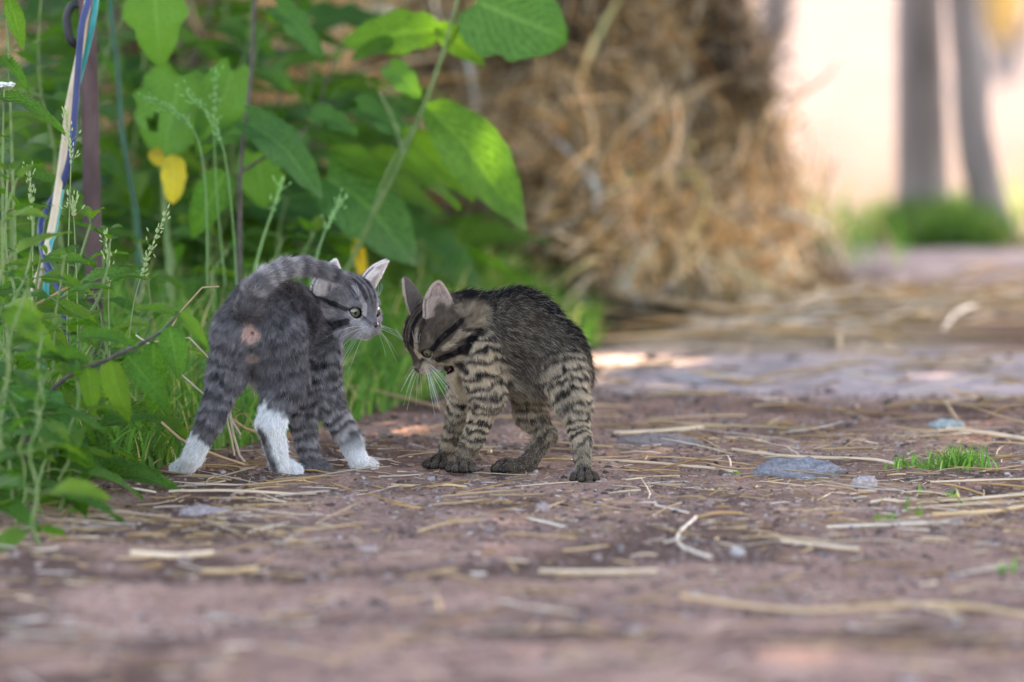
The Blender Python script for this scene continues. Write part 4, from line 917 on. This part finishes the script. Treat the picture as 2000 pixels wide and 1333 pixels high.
for i, (px, d, h, lab) in enumerate(TP):
    a, b = ray(px, 400); plant('burdock', (a * d, d, gz(a * d, d)), h, lab, 'burdock', 'burdocks forming the hedge', kind='burdock', nodes=20, leaf=.115, seed=300 + i, lean=(RV.uniform(-.05, .25), -.05), first=.12, mat=M_DARKSTEM if i % 2 else M_STEM)

# the big leaves one can name: petiole start, base, tip (pixels), distance, facing, kind, width factor
def named_plant(name, label, root_px, d, stems, leaves, cat='burdock', group=None, mat=M_STEM):
    a, _ = ray(root_px, 600); base = Vector((a * d, d, gz(a * d, d))); root = empty(name, base, label, cat, group)
    for pl, r0, r1 in stems:
        pts = [P(x, y, d + dd) - base for x, y, dd in pl]; stalk(root, catmull(pts, 5), r0, r1, mat)
    for me, b, t, dd, n, ws in leaves: put_leaf(me, root, P(*b, d + dd) - base, P(*t, d + dd - .015) - base, n, ws)
named_plant('burdock', 'leaning burdock with a big bright leaf overhanging the kittens', 640, 5.85,
    [([(640, 820, 0), (655, 600, 0), (720, 440, -.02), (790, 300, -.03), (860, 120, -.03), (905, -40, -.03)], .0028, .0018), ([(720, 440, -.02), (760, 330, -.02), (830, 215, -.02)], .002, .0015),
     ([(790, 300, -.03), (770, 240, 0), (740, 180, 0)], .002, .0015), ([(860, 120, -.03), (900, 50, -.02), (940, 5, -.02)], .002, .0015)],
    [(DOCK[0], (832, 205), (1056, 425), -.06, (.62, -.78, .1), .84), (DOCK[1], (780, 255), (935, 372), .0, (.1, -.9, .35), .7), (BUR[0], (930, 5), (1108, 70), -.03, (.2, -.9, .22), 1.35),
     (DOCK[2], (860, 60), (672, 62), .0, (0, -.9, .3), .95), (DOCK[0], (850, 50), (948, 118), -.02, (0, -.8, .4), .9), (DOCK[1], (770, 80), (690, 100), -.02, (0, -.8, .5), .9),
     (BUR[1], (760, 130), (822, 182), -.04, (.3, -.9, .2), .8), (BUR[2], (700, 210), (838, 262), .03, (0, -.6, .8), .6), (BUR[3], (640, 345), (835, 470), .02, (.2, -.8, .5), .9),
     (DOCK[2], (700, 300), (905, 330), .05, (0, -.5, .9), .7), (DOCK[1], (640, 290), (800, 340), .02, (0, -.6, .8), .7)])
named_plant('burdock', 'burdock with a large round leaf pocked by a hole', 330, 5.75,
    [([(330, 840, 0), (335, 600, 0), (322, 400, .02), (318, 160, .02), (322, -60, .02)], .004, .003), ([(322, 330, .02), (350, 250, 0), (385, 205, 0)], .002, .0015)],
    [(BURH, (352, 150), (318, 305), .0, (.1, -1, .25), 1.12), (BUR[2], (300, -30), (312, 122), -.05, (.05, -1, .2), .95), (BUR[3], (455, 138), (400, 300), -.02, (.3, -.9, .3), .72),
     (NET[1], (445, 330), (370, 452), -.05, (-.1, -1, .3), 1.0), (BUR[1], (500, 300), (520, 402), .05, (.1, -1, .2), 1.1), (YEL[0], (336, 302), (345, 392), -.05, (.4, -1, .1), 1.15), (YEL[1], (300, 290), (310, 318), -.02, (.2, -1, .1), 1.5)])
named_plant('burdock', 'burdock with pointed blue-green leaves on a thin purple stem', 470, 5.7,
    [([(465, 800, 0), (468, 480, 0), (470, 330, 0), (490, 150, 0), (500, -60, 0)], .0028, .002), ([(465, 340, 0), (530, 300, 0), (600, 250, .02)], .0018, .0012)],
    [(BUR[3], (485, 238), (652, 338), -.02, (.1, -.75, .75), .62), (BUR[2], (540, 15), (640, 90), -.02, (.1, -.7, .7), .6), (BUR[1], (520, 250), (390, 260), .04, (0, -.7, .7), .6), (BUR[0], (610, 220), (700, 250), .1, (0, -.7, .7), .7)], mat=M_DARKSTEM)
named_plant('dock', 'dead dock stalk with two brown-yellow leaves amid the green', 692, 5.9,
    [([(700, 640, 0), (700, 520, 0), (690, 400, 0)], .002, .001)], [(YEL[0], (695, 400), (704, 500), -.01, (.5, -1, .1), .55), (YEL[1], (703, 470), (706, 560), -.01, (-.3, -1, .1), .5)], cat='dock')
# drooping sprig in front
named_plant('nettle', 'drooping nettle sprig on a dark arching stem before the grass', 60, 4.78,
    [([(40, 960, 0), (60, 830, 0), (120, 745, 0), (215, 700, 0), (300, 658, 0), (352, 612, 0)], .0026, .0012)],
    [(NET[0], (330, 635), (352, 735), -.01, (.2, -1, .2), 1.0), (NET[1], (300, 665), (300, 800), .0, (.1, -1, .2), .8), (NET[2], (215, 702), (235, 815), -.02, (-.3, -1, .2), .9), (NET[3], (345, 612), (408, 655), .0, (.2, -.8, .6), .7),
     (NET[0], (345, 615), (270, 590), .0, (0, -.6, .9), .7), (NET[1], (245, 690), (330, 790), -.02, (0, -1, .3), .7), (NET[2], (170, 715), (185, 800), -.02, (.2, -1, .1), .9), (NET[3], (175, 712), (60, 660), -.01, (0, -.7, .7), .6),
     (NET[2], (150, 660), (250, 640), -.03, (0, -.6, .9), .7), (BUR[1], (10, 760), (165, 850), -.05, (.1, -.8, .6), .75), (NET[0], (5, 605), (110, 670), -.06, (.1, -.8, .6), .8)], cat='nettle', mat=M_DARKSTEM)
named_plant('nettle', 'young nettle whose crisp toothed leaves overlap the cable ends', 75, 4.97,
    [([(70, 860, 0), (72, 700, 0), (66, 600, 0), (80, 500, 0)], .0024, .0012)],
    [(NET[0], (84, 505), (168, 497), 0, (0, -.5, .9), 1.0), (NET[1], (72, 600), (178, 596), -.01, (.05, -.45, 1), 1.15), (NET[2], (80, 545), (165, 540), .0, (.1, -.6, .8), .8), (NET[3], (70, 560), (10, 540), 0, (0, -.6, .9), 1.0),
     (NET[1], (75, 640), (140, 670), -.01, (0, -.6, .9), 1.0), (NET[2], (70, 520), (28, 500), .0, (0, -.6, .9), .9), (NET[0], (150, 560), (255, 508), .1, (0, -.4, 1), .8)], cat='nettle')
named_plant('willowherb', 'narrow-leaved shoot hanging in from the top corner', 60, 5.2,
    [([(40, 860, 0), (30, 500, 0), (20, 200, 0), (12, -60, 0)], .002, .0012)], [(DOCK[0], (14, -10), (50, 92), -.02, (.3, -1, .2), .6), (NET[2], (-10, 190), (125, 205), -.05, (0, -.35, 1), .75), (NET[3], (0, 110), (60, 150), 0, (0, -.5, .8), .7)], cat='willowherb')
fl = empty('yarrow', P(10, 600, 5.15) * 1.0, 'white-flowered yarrow head at the frame edge among nettles', 'yarrow'); fb = Vector(fl.location); fl.location.z = 0; fb.z = 0
stalk(fl, catmull([Vector((0, 0, 0)), P(5, 400, 5.15) - fb, P(8, 172, 5.15) - fb], 5), .0015, .001, M_STEM)
M_PETAL = mat_simple('white_petal', (.75, .75, .72), (.6, .62, .55), 300)
for k in range(46):
    a, r_ = RV.uniform(0, 6.28), RV.random() ** .5 * .011; q = P(8, 166, 5.15) - fb + Vector((math.cos(a) * r_, math.sin(a) * r_, RV.uniform(-.002, .002)))
    v, f = ico(); 
    if k == 0: me_fl = mesh('floret', v * np.array((.0019, .0019, .0009)), f, None, False)
    link('floret', me_fl, M_PETAL, fl, q)

# ---------------------------------------------------------------- grass
def blades(name, base, L, Wd, lean, col, label, seed, parent=None, segs=5, kind='stuff', loc=None):
    r = np.random.default_rng(seed); n = len(base); a = r.random(n) * 6.28; d = np.stack([np.cos(a), np.sin(a), 0 * a], 1)
    fa = r.random(n) * 3.14; sd = np.stack([np.cos(fa), np.sin(fa) * .6, 0 * a], 1); t = np.linspace(0, 1, segs + 1)
    up = 1 - .45 * (lean[:, None] * t[None] ** 1.5)
    c = base[:, None] + d[:, None] * (lean[:, None] * t[None] ** 1.8 * L[:, None])[..., None] + np.array((0, 0, 1.)) * (t[None] * up * L[:, None])[..., None]
    wv = Wd[:, None] * (1 - t[None] ** 2.2) * .5 + 1e-5
    V = np.stack([c - sd[:, None] * wv[..., None], c + sd[:, None] * wv[..., None]], 2).reshape(-1, 3); k = (segs + 1) * 2
    f = np.array([[2 * i, 2 * i + 1, 2 * i + 3, 2 * i + 2] for i in range(segs)]); F = (f[None] + (np.arange(n) * k)[:, None, None]).reshape(-1, 4)
    if loc is not None: V = V - np.array(loc)
    o = link(name, mesh(name, V, F, np.repeat(col, k, 0)), M_GRASS, parent, loc)
    return tag(o, label, 'grass' if label else None, kind=kind)
def gcol(n, r, dark=1.0, ylw=.1):
    c = np.array((.075, .21, .03)) * (1 - r.random((n, 1)) * .5) + np.array((.08, .09, .01)) * r.random((n, 1)) ** 2
    y = r.random(n) < ylw; c[y] = np.array((.42, .36, .15)) * r.uniform(.6, 1.1, (y.sum(), 1)); return c * dark * 1.4
def verge(n, y0, y1, seed, x0=-.75):
    r = np.random.default_rng(seed); y = r.uniform(y0, y1, n * 2); x = r.uniform(x0, .1, n * 2)
    e = -.475 + (y - 4.6) * .33 - np.clip(y - 6.2, 0, 2) * .2 + (fbm(np.stack([x * 0, y, y * 0], 1), 6, 2, 5) - .5) * .1
    k = (x < e) & (x > -y * .10); x, y, e = x[k][:n], y[k][:n], e[k][:n]; return np.stack([x, y, ground_h(x, y) - .001], 1), r, e - x
b, r, ed = verge(12000, 5.0, 6.6, 1); n = len(b)
blades('grass', b, r.uniform(.05, .16, n) * np.clip(.4 + ed * 5, .4, 1.1), r.uniform(.0018, .004, n), r.uniform(.15, 1.0, n), gcol(n, r), 'lush long grass growing along the verge behind the kittens', 1)
b, r, ed = verge(6500, 4.5, 5.15, 2); n = len(b)
blades('grass', b, r.uniform(.03, .10, n) * np.clip(.45 + ed * 5, .4, 1.1), r.uniform(.0015, .0045, n), r.uniform(.3, 1.3, n), gcol(n, r, .8, .03), 'low out-of-focus grass at the near end of the verge', 2)
r = np.random.default_rng(5); n = 1500; x = r.normal(.665, .05, n); y = r.uniform(8.45, 9.1, n); b = np.stack([x, y, ground_h(x, y)], 1)
blades('grass', b, r.uniform(.03, .085, n), r.uniform(.003, .006, n), r.uniform(.1, .8, n), gcol(n, r, .55, .03), 'bright green grass mound at the foot of the two trees', 6)
n = 170; x = np.concatenate([r.normal(.50, .035, n // 2), r.uniform(.80, 1.0, n // 2)]); y = np.concatenate([r.uniform(7.9, 9.3, n // 2), r.uniform(8.2, 9.6, n // 2)]); b = np.stack([x, y, ground_h(x, y)], 1)
blades('grass', b, r.uniform(.03, .12, n), r.uniform(.002, .005, n), r.uniform(.1, .8, n), gcol(n, r, 1, .2), 'thin weeds dotted beyond the haystack and tree feet', 7)
def tuft(px, py, n, hgt, spread, label, seed, wd=.0022, cat='grass tuft'):
    q = G(px, py); r = np.random.default_rng(seed); x = q.x + r.normal(0, spread, n); y = q.y + r.normal(0, spread * .7, n); b = np.stack([x, y, ground_h(x, y) - .001], 1)
    root = empty('grass_tuft', (q.x, q.y, gz(q.x, q.y)), label, cat)
    blades('blades', b, r.uniform(.5, 1.1, n) * hgt, np.full(n, wd), r.uniform(.2, 1.2, n), gcol(n, r, 1.05, .04), None, seed, root, loc=None)
    o = root.children[0]; o.location = -Vector(root.location); return root
tuft(1795, 914, 80, .018, .013, 'sparse low end of the green tuft on the path', 51)
tuft(1868, 914, 170, .030, .014, 'dense green grass tuft standing on the bare path', 52)
tuft(1800, 962, 7, .014, .002, 'tiny two-bladed sprout above the long straw', 53, .003, 'sprout')
tuft(1865, 975, 8, .016, .003, 'tiny sprout with leaning blades touching the long straw', 54, .003, 'sprout')
tuft(1790, 1005, 7, .020, .003, 'slightly blurred seedling between the two pale straws', 55, .0026, 'sprout')
tuft(1725, 1015, 14, .011, .005, 'smallest green seedling by the straight straw', 56, .0026, 'sprout')
tuft(1435, 925, 12, .006, .005, 'minute green speck of moss-like grass by the rock', 57, .002, 'sprout')
tuft(160, 1005, 20, .010, .008, 'lone blurred weed in front of the verge', 58, .003, 'sprout')
tuft(1960, 1100, 10, .016, .004, 'blurred weed farthest along the near path', 59, .003, 'sprout')
# flowering grasses
def seed_grass(label, d, pl, awns, seed, colr=(.30, .36, .16), thick=.0007):
    r = np.random.default_rng(seed); x0, _ = ray(pl[0][0], 600); base = Vector((x0 * d, d, 0)); root = empty('seed_grass', base, label, 'grass stalk', 'flowering grass stalks')
    pts = catmull([P(x, y, d) - base for x, y in pl], 8); m = MB(); V, F = tube(pts, np.linspace(thick, thick * .45, len(pts)), 5); link('stem', mesh('stem', V, F, np.tile(colr, (len(V), 1))), M_GRASS, root)
    k0 = int(len(pts) * (1 - awns)); n = 70; ii = r.integers(k0, len(pts) - 1, n); A = np.array([tuple(pts[i]) for i in ii]); tg = np.array([tuple((pts[min(i + 1, len(pts) - 1)] - pts[i - 1]).normalized()) for i in ii])
    off = r.normal(0, 1, (n, 3)); off[:, 1] *= .6; D = nrm(tg * 1.0 + off * .45); br = np.where(r.random(n) < .3, r.uniform(.004, .013, n), .001)
    S = A + D * br[:, None]; V, F, k = strands(S, nrm(D + tg * .5), r.uniform(.0025, .0045, n), np.full(n, .0007), np.zeros(n), np.zeros(n), 2, 4, seed)
    link('seeds', mesh('seeds', V, F, np.tile(np.array(colr) * 1.5, (len(V), 1))), M_GRASS, root)['kind'] = 'stuff'
    q = br > .002; V, F, k = strands(A[q], D[q], br[q], np.full(q.sum(), .00022), np.zeros(q.sum()), np.zeros(q.sum()), 1, 3, seed); link('branchlets', mesh('branchlets', V, F, np.tile(colr, (len(V), 1))), M_GRASS, root)['kind'] = 'stuff'
seed_grass('upright seed-headed grass stalk crossing the cream cable', 5.05, [(132, 800), (131, 600), (136, 400), (138, 300), (128, 215)], .33, 1)
seed_grass('shorter seeding stalk just beside the upright one', 5.05, [(152, 800), (151, 600), (146, 460), (142, 395)], .2, 2)
seed_grass('slanting seed-headed grass stalk with open side branches', 5.08, [(245, 720), (262, 590), (290, 500), (325, 412)], .5, 3)
seed_grass('thin seeding stalk at the foot of the metal stake', 5.1, [(215, 720), (212, 600), (212, 540), (206, 450)], .45, 4)
seed_grass('fine seeding stalk above the toothed nettle leaves', 5.1, [(66, 700), (64, 520), (62, 420), (58, 335)], .4, 5)
seed_grass('blurred arching grass ear curving over the round leaf', 5.45, [(462, 560), (455, 440), (438, 300), (405, 225), (362, 178)], .45, 6, (.17, .32, .11), .0010)
seed_grass('second arching grass ear, bending lower over the round leaf', 5.45, [(405, 560), (402, 380), (385, 270), (340, 215), (290, 190)], .45, 7, (.17, .32, .11), .0010)
seed_grass('straight blurred grass ear behind the arching pair', 5.5, [(440, 560), (425, 400), (418, 250), (422, 130)], .4, 8, (.17, .32, .11), .0009)
seed_grass('thick grass ear leaning outward above the tail', 5.5, [(490, 560), (510, 480), (530, 420), (548, 366)], .3, 9, (.22, .38, .12), .0018)
seed_grass('grass ear leaning out above the grey kitten\'s back', 5.5, [(605, 560), (625, 480), (645, 430), (665, 392)], .5, 10, (.22, .36, .14), .0013)
# dead bent stalks by the grey kitten
def bent(label, d, pl, rad, ti, loose=None):
    pts = [P(x, y, d) for x, y in pl]; pts = [p1 if k == 0 else p1 for k, p1 in enumerate(pts)]; full = []
    for a_, b_ in zip(pts[:-1], pts[1:]): full += [a_.lerp(b_, t / 4) for t in range(4)]
    full.append(pts[-1]); base = full[-1].copy(); V, F = tube(full, rad, 6)
    o = link('dead_stalk', mesh('dead_stalk', V - np.array(base), F, SC[ti] * (.8 + .4 * fbm(V, 80, 2, 3)[:, None])), M_STRAW, loc=base); tag(o, label, 'dry stalk', 'dead stalks by the grey kitten')
bent('kinked white stalk running down through grass to the kitten\'s thigh', 5.12, [(265, 655), (285, 668), (305, 682), (322, 690), (335, 715), (395, 768), (440, 800), (470, 850)], .0009, 4)
bent('thin pale stalk reaching behind the grey kitten\'s haunch', 5.14, [(300, 668), (370, 660), (405, 697), (430, 720)], .0008, 2)
bent('bent grass stalk forming an arch beside the kitten\'s back', 5.15, [(330, 650), (350, 612), (395, 562), (428, 560)], .0007, 1)
bent('split white straw standing between the grey kitten\'s hind legs', 5.12, [(447, 790), (456, 850), (468, 890), (484, 910)], .0013, 4)
bent('second white straw standing between the hind legs', 5.13, [(438, 800), (450, 850), (458, 890)], .0009, 2)
bent('thick golden stalk leaning down to the right hind paw', 5.16, [(440, 810), (480, 838), (520, 850), (560, 862)], .0014, 0)
bent('golden stalk lying from the grass to the splayed white paw', 5.06, [(315, 825), (350, 856), (375, 870), (430, 892), (478, 908)], .0012, 0)
bent('dry beige stalk laid across the nettle leaves', 4.98, [(22, 618), (80, 590), (150, 552)], .0011, 1)
bent('thin hooked rootlet between the grey kitten\'s hind legs', 5.15, [(450, 822), (470, 808), (486, 810), (480, 830), (460, 838)], .0005, 3)

# ---------------------------------------------------------------- stake, cables, hose
M_RUST = mat_simple('rusty_painted_metal', (.055, .03, .03), (.12, .075, .07), 40, .75, .15, (1, 1, .3), bmp=.4)
sb = P(190, 600, 5.42); sb.z = gz(sb.x, sb.y); stake = empty('metal_stake', sb, 'rusty brown metal stake standing in the nettles beside cables', 'stake')
m = MB(); tpp = P(180, 0, 5.42); dirv = (tpp - P(192, 510, 5.42)).normalized(); L_ = 1.15
def angle_bar(a_, w1, w2, th):
    pr_ = [(-w1, -w2), (w1, -w2), (w1, -w2 + th), (-w1 + th, -w2 + th), (-w1 + th, w2), (-w1, w2)]; V = []
    for z in np.linspace(-.1, L_, 12):
        c0 = a_ + dirv * z
        for x, y in pr_: V.append((c0.x + x, c0.y + y, c0.z))
    F = [[i * 6 + j, i * 6 + (j + 1) % 6, (i + 1) * 6 + (j + 1) % 6, (i + 1) * 6 + j] for i in range(11) for j in range(6)]; return V, F
V, F = angle_bar(Vector((0, 0, 0)), .0082, .0075, .0028); link('angle_bar', mesh('angle_bar', V, F, None, False), M_RUST, stake)
V, F = tube([Vector((0, -.006, 0)) + dirv * z for z in (L_ * .96, L_ * .965, L_ * .975, L_ * .98)], [.006, .011, .011, .006], 12); link('clamp', mesh('clamp', V, F), M_RUST, stake)
def cable(name, label, d, pl, rad, c1, c2, cat='cable', rough=.65):
    pts = [P(x, y, d + dd) for x, y, dd in pl]; pts = catmull(pts, 8)
    base = pts[-1].copy(); V, F = tube(pts, rad, 10); tag(link(name, mesh(name, V - np.array(base), F), mat_simple(name + '_sheath', c1, c2, 30, rough, .5, bmp=.05), loc=base), label, cat)
top = (182, -900)
cable('cable', 'cream electrical cable hanging beside the metal stake', 5.30, [top + (.05,), (192, -300, 0), (178, -60, 0), (160, 80, 0), (136, 200, 0), (126, 280, 0), (112, 380, -.03), (100, 450, -.05), (84, 520, -.08), (62, 590, -.12), (40, 820, -.14)], .0036, (.52, .40, .27), (.40, .30, .2))
cable('cable', 'blue cable twisting round the cream one', 5.28, [top + (.07,), (185, -300, 0), (178, -40, 0), (160, 50, -.01), (153, 130, -.01), (146, 220, -.012), (140, 290, -.01), (122, 360, 0), (98, 400, .01), (80, 440, 0), (86, 500, -.05), (104, 545, -.08), (124, 600, -.1), (140, 820, -.1)], .0033, (.028, .04, .13), (.02, .028, .09))
cable('cable', 'teal cable running along the cream one', 5.31, [top + (.03,), (200, -300, 0), (190, -40, 0), (182, 40, -.01), (166, 110, 0), (148, 180, .01), (138, 260, 0), (128, 320, -.01), (116, 390, -.035), (106, 450, -.055), (92, 520, -.08), (80, 820, -.1)], .003, (.01, .30, .26), (.01, .2, .2))
cable('garden_hose', 'dark green garden hose sagging behind the metal stake', 5.75, [(200, -900, .0), (212, -200, 0), (217, 20, 0), (229, 120, 0), (238, 250, 0), (250, 330, 0), (266, 420, 0), (272, 520, 0), (275, 830, 0)], .0027, (.008, .10, .05), (.01, .05, .025), 'hose')
cable('cable', 'black cable bent in a loop behind the stake top', 5.42, [(185, -700, 0), (175, -60, 0), (160, 2, 0), (140, 12, 0), (131, 40, 0), (138, 78, 0), (160, 92, .01), (190, 96, .02)], .0042, (.012, .012, .014), (.02, .02, .02))

# ---------------------------------------------------------------- trees; unseen crowns shaped to shade the path, gaps cut for sun flecks
def tree(label, pl, rad0, rad1, d, crown_pts, seed, extra=()):
    base = P(*pl[0], d); base.z = gz(base.x, base.y) - .02; root = empty('young_tree', base, label, 'tree', 'young trees beyond the haystack')
    pts = catmull([Vector((0, 0, 0))] + [P(x, y, d) - base for x, y in pl[1:]], 6); n_ = len(pts); rr = np.linspace(rad0, rad1, n_); rr[:4] *= np.array((1.5, 1.25, 1.1, 1.02))
    V, F = tube(pts, rr, 16); V = V + nrm(V - np.array(pts[n_ // 2])) * ((fbm(V, 25, 3, seed) - .5) * .008)[:, None]; link('trunk', mesh('trunk', V, F), M_BARK, root)
    tip = pts[-1]; R = random.Random(seed); C0 = crown_pts - np.array(base)
    for k in range(7):
        tgt = Vector(C0[R.randrange(len(C0))]); mid = tip.lerp(tgt, .5) + Vector((0, 0, .25)); bp = catmull([pts[-3 - k] if k < 4 else tip, mid, tgt], 5)
        V, F = tube(bp, np.linspace(rad1 * .6, .006, len(bp)), 7); link('branch', mesh('branch', V, F), M_BARK, root)
    r = np.random.default_rng(seed); n = len(C0); a = r.normal(size=(n, 3)); a[:, 2] *= .5; a = nrm(a); b_ = nrm(np.cross(a, r.normal(size=(n, 3)))); s = r.uniform(.035, .065, n)[:, None]
    V = np.stack([C0 - a * s, C0 - b_ * s * .6 + a * s * .1, C0 + a * s, C0 + b_ * s * .6 + a * s * .1], 1).reshape(-1, 3); F = np.arange(n * 4).reshape(-1, 4)
    cc = np.array((.06, .14, .03)) * r.uniform(.6, 1.3, (n, 1)); link('shade_crown', mesh('shade_crown', V, F, np.repeat(cc, 4, 0), False), M_GRASS, root)['kind'] = 'stuff'
r = np.random.default_rng(77); n = 80000; tx = r.uniform(-2.4, 2.6, n); ty = r.uniform(1.5, 8.75, n); tz = r.uniform(1.7, 3.9, n); k = tz * 0
g0 = np.stack([tx, ty, tx * 0], 1)
dens = sstep(.30, .42, fbm(g0, 1.3, 3, 8)); keep = r.random(n) < np.maximum(dens, .96)
FLECK = [(G(1250, 708), .085), (G(1180, 716), .05), (P(960, 290, 5.79), .05), (P(860, 50, 5.85), .05), (P(1130, 300, 7.0), .08), (P(1200, 180, 7.0), .06), (P(560, 170, 7.1), .10), (P(1180, 20, 7.0), .05), (P(560, 150, 7), .06)]
sv = np.array(SUNV)
for q, rad in FLECK:
    gq = np.array(q) - sv * (q.z / sv[2]); d_ = np.linalg.norm(g0[:, :2] - gq[None, :2], axis=1); keep &= d_ > rad * 1.15
tx, ty, tz = tx[keep], ty[keep], tz[keep]; cp = np.stack([tx, ty, 0 * tx], 1) + sv * (tz / sv[2])[:, None]  # leaves set along the sun direction so their shade lands on the path
tops = np.array([(.66, 9.0), (.95, 9.0), (.35, 10.3)]); wh_ = np.argmin(np.stack([np.hypot(cp[:, 0] - a_ * 1.6, cp[:, 1] - b_) for a_, b_ in tops]), 0)
tree('straight grey young tree rising from the green grass mound', [(1806, 442), (1800, 250), (1796, 0), (1790, -700), (1780, -1500)], .043, .034, 8.98, cp[wh_ == 0], 1)
tree('crooked grey tree beside the straight one, leaning at its base', [(1965, 470), (1932, 400), (1900, 250), (1895, 120), (1880, 0), (1850, -600), (1900, -1600)], .032, .023, 8.9, cp[wh_ == 1], 2)
tree('forked grey tree mostly hidden by the haystack', [(1440, 330), (1480, 150), (1520, 0), (1550, -300), (1500, -1300)], .034, .026, 10.3, cp[wh_ == 2], 3)

# far shrub added at the corner, coloured to stand in for a bright glow
far = empty('glow_shrub', (1.47, 17, gz(1.47, 17)), 'pale gold foliage standing in for a bright glow far behind the crooked tree', 'shrub')
r = np.random.default_rng(8); n = 1800; q = r.normal(size=(n, 3)); q = nrm(q) * (r.random(n) ** .4)[:, None] * np.array((.055, .2, .24)) + np.array((0, 0, .36)); q = q[q[:, 2] > .02]; n = len(q)
a = nrm(r.normal(size=(n, 3))); b_ = nrm(np.cross(a, r.normal(size=(n, 3)))); s = .03
V = np.stack([q - a * s, q - b_ * s * .6, q + a * s, q + b_ * s * .6], 1).reshape(-1, 3)
link('foliage', mesh('foliage', V, np.arange(n * 4).reshape(-1, 4), np.tile((.85, .62, .25), (n * 4, 1)), False), M_GRASS, far)['kind'] = 'stuff'
for k in range(5):
    V, F = tube([(0, 0, -.02), (math.cos(k * 1.3) * .1, math.sin(k * 1.3) * .03, .2), (math.cos(k * 1.3) * .06, math.sin(k * 1.3) * .06, .5)], [.02, .013, .005], 6); link('stem', mesh('stem', V, F), M_BARK, far)
print('all', time.time() - T0)
